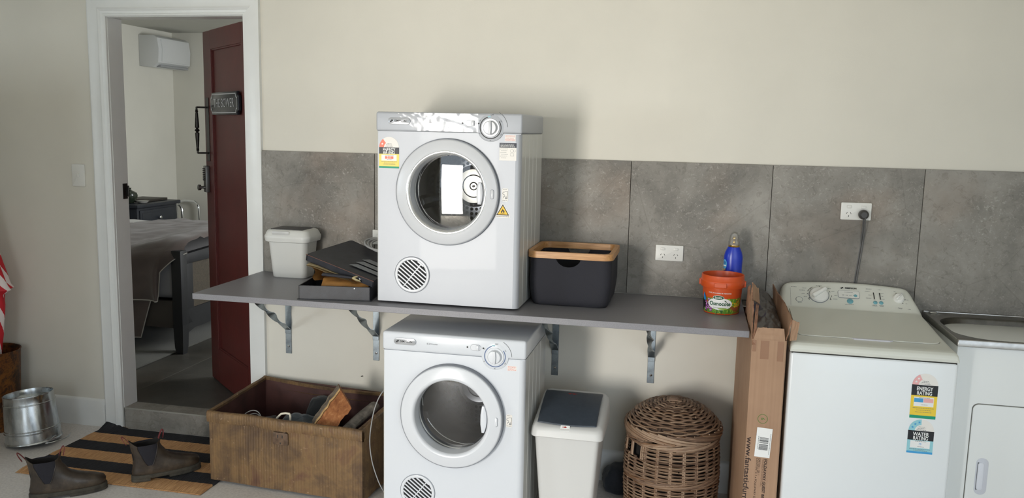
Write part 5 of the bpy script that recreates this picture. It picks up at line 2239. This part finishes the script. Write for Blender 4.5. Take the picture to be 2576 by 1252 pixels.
g.m(GREYP).prism(rr(1.0645, 1.070, .330, .436, .0025, 4), .0, .003)
g.build('door_handle', dr)
g = G()
rings = []


def basin(inset, z, r_, n=10):
    return [(a, b, z) for a, b in rr(TX0 + .018 + inset, TX1 - .03 - inset, TF + .022 + inset, -.085 - inset, r_, n)]


def rim(o, z, r_, n=10):
    return [(a, b, z) for a, b in rr(TX0 - o, TX1 + o, TF - o, -.012, r_, n)]


rings = [rim(0, TZ - .026, .004), rim(.002, TZ - .024, .005), rim(.002, TZ - .004, .006), rim(0, TZ, .006), rim(-.004, TZ + .0015, .006), basin(-.006, TZ, .14), basin(0, TZ - .002, .135), basin(.006, TZ - .010, .13), basin(.010, TZ - .24, .12), basin(.03, TZ - .285, .11), basin(.10, TZ - .295, .08)]
g.m(SINK).loft(rings[:7], cap0=False, cap1=False)
g.build('steel_rim', r, smooth=40)
g = G()
g.loft(rings[6:], cap0=False, cap1=True)
g.build('steel_bowl', r, BOWL, smooth=40)
g = G()
g.box(TX0, TX1, -.024, -.012, TZ - .002, TZ + .005, .002)
g.build('back_upstand', r, SINK)
g = G()
g.lathe([(0, .004), (.016, .003), (.018, 0), (0, 0)], 24, at(.990, -.040, TZ + .002))
g.build('bypass_plug', r, CHROME)

# ------------------------------------------------------------------ swing-top bin
BINW = mat('bin_white', (212, 212, 210), .42)
FLAP = mat('slate_flap', (62, 70, 80), .45, var=.05, vscale=50)
r = thing('swing_bin', 'white swing-top bin with slate flap right of the lower dryer', 'bin', (-.456, -.40, 0))
bx0, bx1, by0, by1 = -.590, -.322, -.535, -.250


def bring(i, z, r_=.02):
    return [(a, b, z) for a, b in rr(bx0 + i, bx1 - i, by0 + i, by1 - i, r_, 6)]


g = G()
g.loft([bring(.034, .002), bring(.030, 0.006), bring(.028, .02), bring(.002, .385), bring(-.001, .392)])
g.build('bin_body', r, BINW, smooth=45)
g = G()
N = 8


def lid_ring(px0, px1, py0, py1, zf, zb, r_, crown=0):
    out = []
    for a, b in rr(px0, px1, py0, py1, r_, N):
        q = (b - py0) / (py1 - py0)
        out.append((a, b, zf + (zb - zf) * q + crown * sin(pi * q)))
    return out


LR = [lid_ring(bx0 - .012, bx1 + .012, by0 - .014, by1 + .012, .384, .388, .03), lid_ring(bx0 - .014, bx1 + .014, by0 - .017, by1 + .014, .388, .395, .032), lid_ring(bx0 - .011, bx1 + .012, by0 - .013, by1 + .013, .410, .455, .034),
      lid_ring(bx0 - .007, bx1 + .008, by0 - .009, by1 + .010, .420, .484, .034), lid_ring(bx0 + .000, bx1 - .004, by0 + .000, by1 + .002, .4265, .4955, .03, .006), lid_ring(bx0 + .012, bx1 - .016, by0 + .014, by1 - .008, .431, .4975, .02, .008)]
g.loft(LR, cap0=False, cap1=True)
g.build('bin_lid', r, BINW, smooth=45)
g = G()


def flap(u, v):
    px0, px1, py0, py1 = -.5785, -.338, by0 + .016, by1 - .006
    bow = -.009 * sin(pi * u)
    x = px0 + (px1 - px0) * u + (-.008 + .006 * u) * (v - .0)
    y = py0 + bow * (1 - v) + (py1 - py0) * v
    q = (y - by0) / (by1 - by0)
    z = .4315 + .0675 * q + .0105 * sin(pi * q) + .0025 - (.012 * max(0, (q - .84) / .16) ** 2)
    e = min(u, 1 - u, v * 1.1, (1 - v) * 1.1)
    return (x, y, z - (.004 if e < .004 else 0))


us = [0, .008] + [.008 + .984 * k / 24 for k in range(1, 24)] + [.992, 1]
vs, fs = [], []
for u in us:
    for v in us:
        vs.append(flap(u, v))
n = len(us)
fs = [(i * n + j, (i + 1) * n + j, (i + 1) * n + j + 1, i * n + j + 1) for i in range(n - 1) for j in range(n - 1)]
g.raw(vs, fs)
fl = g.build('swing_flap', r, FLAP, smooth=40)
g = G()


def on_flap(u, v, d=.0008):
    p = flap(u, v)
    return (p[0], p[1], p[2] + d)


g.m(mat('red_emblem', (168, 52, 48), .5))
for s_ in (-1, 1):
    g.raw([on_flap(.47 + s_ * .035 + a,   .83 + b) for a, b in ((-.035, 0), (0, -.022), (.035, 0), (0, .022))], [(0, 1, 2, 3)])
g.raw([on_flap(.47 + a,   .83 + b, .001) for a, b in ((-.07, -.006), (.09, -.006), (.09, .004), (-.07, .004))], [(0, 1, 2, 3)])
g.build('flap_emblem', fl, smooth=0)
g = G()
stx, sty, stz = -.462, by0 - .0015, .4265
SM = at(stx, sty + .0, stz - .002) @ Rx(48)
g.m(WHITEP).prism(rr(-.019, .019, -.013, .012, .002, 3), .0005, .0014, M=SM)
g.m(mat('red_emblem', (0, 0, 0))).flat([(-.008, .005), (0, .001), (.008, .005), (0, .009)], .0016, SM)
g.flat([(-.014, .005), (-.008, .003), (-.002, .005), (-.008, .007)], .0018, SM)
g.scribble(-.016, .016, -.004, .0018, .0016, SM)
g.m(GREYP).scribble(-.016, .014, -.009, .0012, .0016, SM)
g.build('lid_sticker', r)

# dark bundle on the floor between bin and hamper
blob('floor_bag', 'dark bag slumped on the floor behind the swing bin and wicker hamper', 'bag', (-.262, -.105, .052), (.085, .07, .075), fabric('dark_slate_cloth', (40, 44, 52)), 21, .14, .001)

# ------------------------------------------------------------------ wicker hamper
WICK = bpy.data.materials.new('brown_willow')
t = NT(WICK)
v = t.co()
oi = t.n('ShaderNodeNewGeometry')
c = t.ramp(oi.outputs['Random Per Island'], [(0, lin((100, 78, 63))), (.35, lin((134, 108, 88))), (.7, lin((164, 140, 118))), (1, lin((122, 90, 64)))])
c = t.mix(.6, c, t.mix(1, c, t.ramp(t.noise(v, 26, 4), [(.3, (.68, .66, .64, 1)), (.7, (1.22, 1.2, 1.16, 1))]), 'MULTIPLY'))
t.l(c, t.p.inputs['Base Color'])
t.p.inputs['Roughness'].default_value = .58
t.bump(t.noise(v, 240, 3), .25, .002)
WX, WY = -.041, -.252
r = thing('wicker_hamper', 'round brown wicker hamper with domed lid under the worktop', 'hamper', (WX, WY, 0))
NS = 22
rw = random.Random(11)


def R_body(z):
    return .184 + .010 * sin(pi * min(1, z / .37))


def strand(g, rad_, zf, thick, phase, a0=0, a1=360, amp=.0052, wz=.0):
    n = max(8, int(abs(a1 - a0) / 360 * NS * 6))
    pts = []
    for i in range(n if a1 - a0 >= 360 else n + 1):
        a = rad(a0 + (a1 - a0) * i / n)
        w = cos(NS * a / 2 + phase) * amp
        rr_ = rad_(zf(a)) + w
        pts.append((WX + rr_ * cos(a), WY + rr_ * sin(a), zf(a) + wz * noise.noise(Vector((cos(a) * 3, sin(a) * 3, phase + rad_(0) * 40)))))
    g.tube(pts, thick, 6, a1 - a0 >= 360, flat=.72)


g = G()
z = .006
row = 0
while z < .352:
    hole = .282 < z < .330
    th = rw.uniform(.0040, .0054)
    zj = rw.uniform(-.0008, .0008)
    zf = (lambda z_: (lambda a: z_ + zj + .0016 * sin(a * 2 + z_ * 30)))(z)
    if hole:
        strand(g, R_body, zf, th, row * pi, -128, 193, wz=.003)
    elif rw.random() < .6:
        s0 = rw.uniform(0, 360)
        strand(g, R_body, zf, th, row * pi, s0, s0 + 358, wz=.003)
    else:
        s0 = rw.uniform(0, 360)
        strand(g, R_body, zf, th, row * pi, s0, s0 + 178, wz=.003)
        strand(g, R_body, zf, th * .9, row * pi, s0 + 180, s0 + 358, wz=.003)
    z += th * 2 * .80
    row += 1
g.build('woven_body', r, WICK, smooth=70)
g = G()
for k in range(NS):
    a = 2 * pi * (k + .5) / NS + pi / NS * 0
    ad = math.degrees(a) % 360
    zs = (.004, .08, .16, .24, .28) if 192 < ad < 233 else (.004, .08, .16, .24, .32, .358)
    for da in (-.016, .016):
        g.tube([(WX + R_body(zz) * cos(a + da), WY + R_body(zz) * sin(a + da), zz) for zz in zs], .0042, 6)
for a in (-128, -147, -167):
    for da in (-1.4, 1.4):
        g.tube([(WX + (R_body(zz) + .002) * cos(rad(a + da)), WY + (R_body(zz) + .002) * sin(rad(a + da)), zz) for zz in (.276, .306, .338)], .0046, 6)
g.build('stakes', r, WICK, smooth=70)
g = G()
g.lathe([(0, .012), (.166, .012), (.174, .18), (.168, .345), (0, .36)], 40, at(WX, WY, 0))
g.build('hollow_shade_fill', r, mat('hollow_shade_fill', (26, 22, 20), .95))  # near-black filler, stands in for the shade inside the hollow hamper
g = G()


def wrapband(zc_, tilt, n, spread, ra, seed, a_dir):
    for k in range(n):
        q = k / n
        s0 = 360 * q + seed
        ln = rw.uniform(60, 95)

        def zf(a, s0=s0, ln=ln):
            d = ((math.degrees(a) - s0) % 360) / ln
            return zc_ + (d - .5) * spread + tilt * sin(a + .6)
        pts = []
        m = 16
        for i in range(m + 1):
            a = rad(s0 + ln * i / m)
            bulge = .006 * sin(pi * i / m) + rw.uniform(-.0004, .0004)
            pts.append((WX + (ra + bulge) * cos(a), WY + (ra + bulge) * sin(a), zf(a - 1e-9 if i == m else a + 1e-9)))
        g.tube(pts, rw.uniform(.0040, .0050), 6)


wrapband(.350, 0, 30, .030, .188, 0, 1)
wrapband(.190, .004, 26, .024, .193, 5, 1)
wrapband(.030, 0, 26, .024, .188, 9, 1)
g.build('plaited_bands', r, WICK, smooth=70)
# lid
LIDP = [(.030, .4905), (.060, .486), (.090, .478), (.120, .465), (.150, .447), (.175, .424), (.192, .402), (.200, .388)]


def lid_z(ra):
    for (a, b), (c, d) in zip(LIDP, LIDP[1:]):
        if ra <= c:
            return b + (d - b) * (ra - a) / (c - a)
    return LIDP[-1][1]


ld = None
g = G()
ra = .026
row = 0
while ra < .197:
    th = rw.uniform(.0046, .0058)
    n_ = max(24, int(ra / .2 * NS * 6))
    ns = 8 if ra < .06 else (NS if ra > .10 else 14)
    pts = []
    zt = lid_z(ra)
    for i in range(132):
        a = 2 * pi * i / 132
        w = cos(ns * a / 2 + row * pi) * .0032
        pts.append((WX + ra * cos(a), WY + ra * sin(a), zt + w + .003 * noise.noise(Vector((cos(a) * 2, sin(a) * 2, ra * 60)))))
    s0 = rw.randrange(132)
    pts = pts[s0:] + pts[:s0]
    g.tube(pts[:-2], th, 6, flat=.8)
    ra += th * 1.42
    row += 1
ld = g.build('woven_lid', r, WICK, smooth=70)
g = G()
for k in range(NS):
    a = 2 * pi * (k + .5) / NS
    for da in (-.02, .02):
        g.tube([(WX + q * cos(a + da * .1 / max(.1, q)), WY + q * sin(a + da * .1 / max(.1, q)), lid_z(q) - .001) for q in (.02, .06, .1, .14, .17, .198)], .0038, 6)
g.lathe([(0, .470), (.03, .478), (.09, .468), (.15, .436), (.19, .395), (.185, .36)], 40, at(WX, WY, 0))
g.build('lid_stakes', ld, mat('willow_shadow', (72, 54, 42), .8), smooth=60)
g = G()
for k in range(34):
    s0 = 360 * k / 34
    ln = rw.uniform(50, 80)
    pts = []
    for i in range(13):
        a = rad(s0 + ln * i / 12)
        q = i / 12
        rr_ = .1985 + .0045 * sin(pi * q)
        pts.append((WX + rr_ * cos(a), WY + rr_ * sin(a), .401 - .036 * q + rw.uniform(-.0005, .0005)))
    g.tube(pts, rw.uniform(.0040, .0052), 6)
g.build('lid_border', ld, WICK, smooth=70)
g = G()
for k in range(7):
    q = -.018 + k * .006
    g.tube([(WX - .025 + q * .2, WY + q, .492), (WX - .012, WY + q, .503), (WX + .012, WY + q, .503), (WX + .025 + q * .2, WY + q, .492)], .0034, 6)
g.tube([(WX - .03, WY - .022, .494), (WX, WY - .026, .500), (WX + .03, WY - .022, .494)], .0045, 6)
g.tube([(WX - .03, WY + .022, .494), (WX, WY + .026, .500), (WX + .03, WY + .022, .494)], .0045, 6)
g.build('lid_knob', ld, WICK, smooth=70)

# ------------------------------------------------------------------ tall cardboard carton
CARD = bpy.data.materials.new('brown_cardboard')
t = NT(CARD)
v = t.co((90, 90, 1.2))
c = t.ramp(t.noise(v, 1, 3), [(.3, lin((160, 126, 100))), (.7, lin((176, 142, 115)))])
c = t.mix(.4, c, t.ramp(t.noise(t.co(), 5, 4), [(.3, lin((152, 118, 92))), (.7, lin((184, 150, 122)))]))
t.l(c, t.p.inputs['Base Color'])
t.p.inputs['Roughness'].default_value = .72
t.bump(t.noise(v, 1.2, 2), .12, .003)
TORN = mat('torn_card_edge', (136, 100, 78), .9, var=.2, vscale=60, bump=.4)
PACK = mat('clear_packing_tape', (150, 112, 86), .16)
r = thing('cardboard_carton', 'tall brown cardboard carton with torn top between worktop and washing machine', 'carton', (.29, -.35, 0))
FLx, FRx, FY, BY = .2305, .3530, -.645, -.060


def cring(z):
    k = min(1, max(0, (z - .845) / .018))
    bl = .2105 * (1 - k) + .2262 * k
    m_ = .2150 * (1 - k) + .2268 * k
    f2 = FLx - .0 * k
    return [(FLx, FY, z), (FLx + .006, FY - .0008, z), (.29, FY - .002, z), (FRx - .004, FY - .0005, z), (FRx, FY + .004, z), (FRx + .004, -.40, z), (FRx + .004, BY, z), (bl, BY, z), (m_ - .002, -.30, z), (m_ + .006, -.50, z), (FLx - .0015, FY + .03, z)]


g = G()
g.m(CARD).loft([cring(zz) for zz in (.001, .2, .4, .6, .8, .845, .855, .864, .872)], cap1=False)
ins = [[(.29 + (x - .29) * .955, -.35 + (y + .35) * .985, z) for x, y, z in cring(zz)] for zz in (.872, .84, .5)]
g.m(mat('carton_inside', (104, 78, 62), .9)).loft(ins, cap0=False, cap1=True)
g.build('carton_body', r, smooth=25)


def panel(name, quad, jag_edges, m, thick, nu=18, nv=8, seed=0, curl=None):
    """bent, torn cardboard flap: quad = four corners (bottom a, bottom b, top b, top a)"""
    a, b, c_, d = [Vector(p) for p in quad]
    nrm = (b - a).cross(d - a).normalized()

    def f(u, v, s):
        top = 1 - (.10 * jag_edges * (noise.noise(Vector((u * 6, seed, 0))) + .6 * noise.noise(Vector((u * 17, seed, 2)))) if v > .85 else 0)
        vv = v * top if v > .85 else v
        p = (a + (b - a) * u) * (1 - vv) + (d + (c_ - d) * u) * vv
        p = p + nrm * (s * thick / 2 + (curl(u, v) if curl else 0) + .003 * noise.noise(Vector((u * 4, v * 4, seed))))
        return p
    g = G()
    g.m(m).grid(lambda u, v: f(u, v, 1), nu, nv)
    g.grid(lambda u, v: f(u, v, -1), nu, nv)
    rim_ = [f(k / nu, 1, 1) for k in range(nu + 1)], [f(k / nu, 1, -1) for k in range(nu + 1)]
    g.m(TORN).raw(rim_[0] + rim_[1], [(k, k + 1, nu + 1 + k + 1, nu + 1 + k) for k in range(nu)])
    for uu in (0, 1):
        e = [f(uu, k / nv, 1) for k in range(nv + 1)] + [f(uu, k / nv, -1) for k in range(nv + 1)]
        g.raw(e, [(k, k + 1, nv + 1 + k + 1, nv + 1 + k) for k in range(nv)])
    return g.build(name, r, smooth=50)


panel('front_flap', [(FLx + .004, FY, .868), (FRx - .006, FY + .001, .866), (FRx - .012, FY + .012, .914), (FLx + .018, FY + .012, .913)], .5, CARD, .004, seed=1)
panel('right_flap', [(FRx - .002, FY + .01, .868), (FRx + .003, -.10, .868), (.346, -.10, .985), (.3655, FY + .012, .952)], .5, CARD, .004, seed=2, curl=lambda u, v: .004 * sin(u * 5))
panel('flap_tab', [(.3625, FY + .008, .872), (.3860, FY + .018, .874), (.3935, FY + .022, .938), (.3665, FY + .010, .950)], .3, CARD, .004, seed=3)
panel('left_flap', [(.2305, FY + .006, .868), (.2305, -.46, .870), (.2330, -.50, 1.035), (.2335, FY + .035, .985)], .7, CARD, .004, seed=4, curl=lambda u, v: -.004 * v)
panel('torn_strip', [(.2310, FY - .004, .850), (.2420, FY - .002, .852), (.2500, FY + .040, .990), (.2400, FY + .032, .995)], .8, TORN, .003, seed=5, nu=10)
panel('rear_left_flap', [(.2300, -.45, .870), (.2300, -.22, .870), (.2285, -.30, .995), (.2285, -.42, 1.03)], .7, CARD, .004, seed=6)
panel('folded_flap', [(.234, -.47, .985), (.268, -.40, .955), (.262, -.38, 1.01), (.234, -.44, 1.045)], .7, CARD, .004, seed=7)
g = G()


def plast(u, v):
    x = .240 + .108 * u
    y = -.625 + .52 * v
    return (x, y, .865 + .055 * v + .035 * sin(pi * u) * (.6 + .4 * v) + .018 * noise.noise(Vector((u * 4, v * 9, 3))) + .006 * noise.noise(Vector((u * 11, v * 26, 8))))


g.grid(plast, 24, 60)
g.build('plastic_wrap', r, mat('dark_grey_plastic_wrap', (96, 92, 90), .28), smooth=70)
g = G()
Fm = FRONT @ at(0, 0, -FY + .0024)
g.m(PACK).rect(.262, .292, .800, .868, .0, Fm)
g.rect(.322, .342, .795, .868, .0, Fm)
g.rect(.234, .246, .826, .868, .0, Fm)
g.build('packing_tape', r)
INK = mat('printed_ink_brown', (58, 42, 36), .7)
GRN = mat('printed_ink_green', (92, 128, 62), .7)
g = G()
V = lambda x, z: FRONT @ at(x, z, -FY + .0026) @ Rz(-91.0)
g.m(GRN)
K = FRONT @ at(.2855, .574, -FY + .0026)
ring = circ(0, 0, .0180, 40, 0, 359.9) + circ(0, 0, .0163, 40, 0, 359.9)[::-1]
g.raw([(p[0], p[1], 0) for p in ring], [(i, i + 1, 81 - i - 1, 81 - i) for i in range(40)], K)
g.text('6', .019, K @ Rz(-90), None, .0002)
g.build('number_stamp', r)
g = G()
g.m(INK)
g.text('www.fantasticfurniture.com.au', .0275, V(.2430, .500), .415, .0004, 'LEFT')
g.text('FOLDAWAY GUEST BED BLACK', .0135, V(.3055, .421), .215, .0004, 'LEFT')
g.text('CARTON: 1 OF 1', .0105, V(.2835, .423), .062, 0, 'LEFT')
g.text('CONTENTS: 1 x FOLDAWAY GUEST BED', .0105, V(.2755, .423), .205, 0, 'LEFT')
g.m(mat('printed_ink_faint', (128, 98, 78), .7)).text('FOLABEDFOLGGGMTLBLL', .0105, V(.2965, .421), .108, 0, 'LEFT')
g.m(INK).scribble(0, .050, 0, .0045, 0, V(.2685, .515))
g.build('carton_print', r)
g = G(FRONT @ at(.2935, .4835, -FY + .0028) @ Rz(-2.5))
g.m(WHITEP).rect(-.0275, .0275, -.0565, .0565)
g.m(BLACK)
zz = .020
rb = random.Random(5)
while zz > -.028:
    w = rb.choice([.0006, .0006, .0012, .0018])
    if not (-.006 < zz < -.001):
        g.rect(-.015, .017, zz - w, zz, .0004)
    zz -= w + rb.choice([.0007, .0007, .0013])
g.m(GREYP).text('FOLDAWAY GUEST BED BLACK', .0052, at(.0228, .037, .0004) @ Rz(-90), .080, 0, 'LEFT')
g.scribble(-.024, .026, 0, .0016, .0004, at(-.0185, 0, 0) @ Rz(-90))
g.build('barcode_sticker', r)
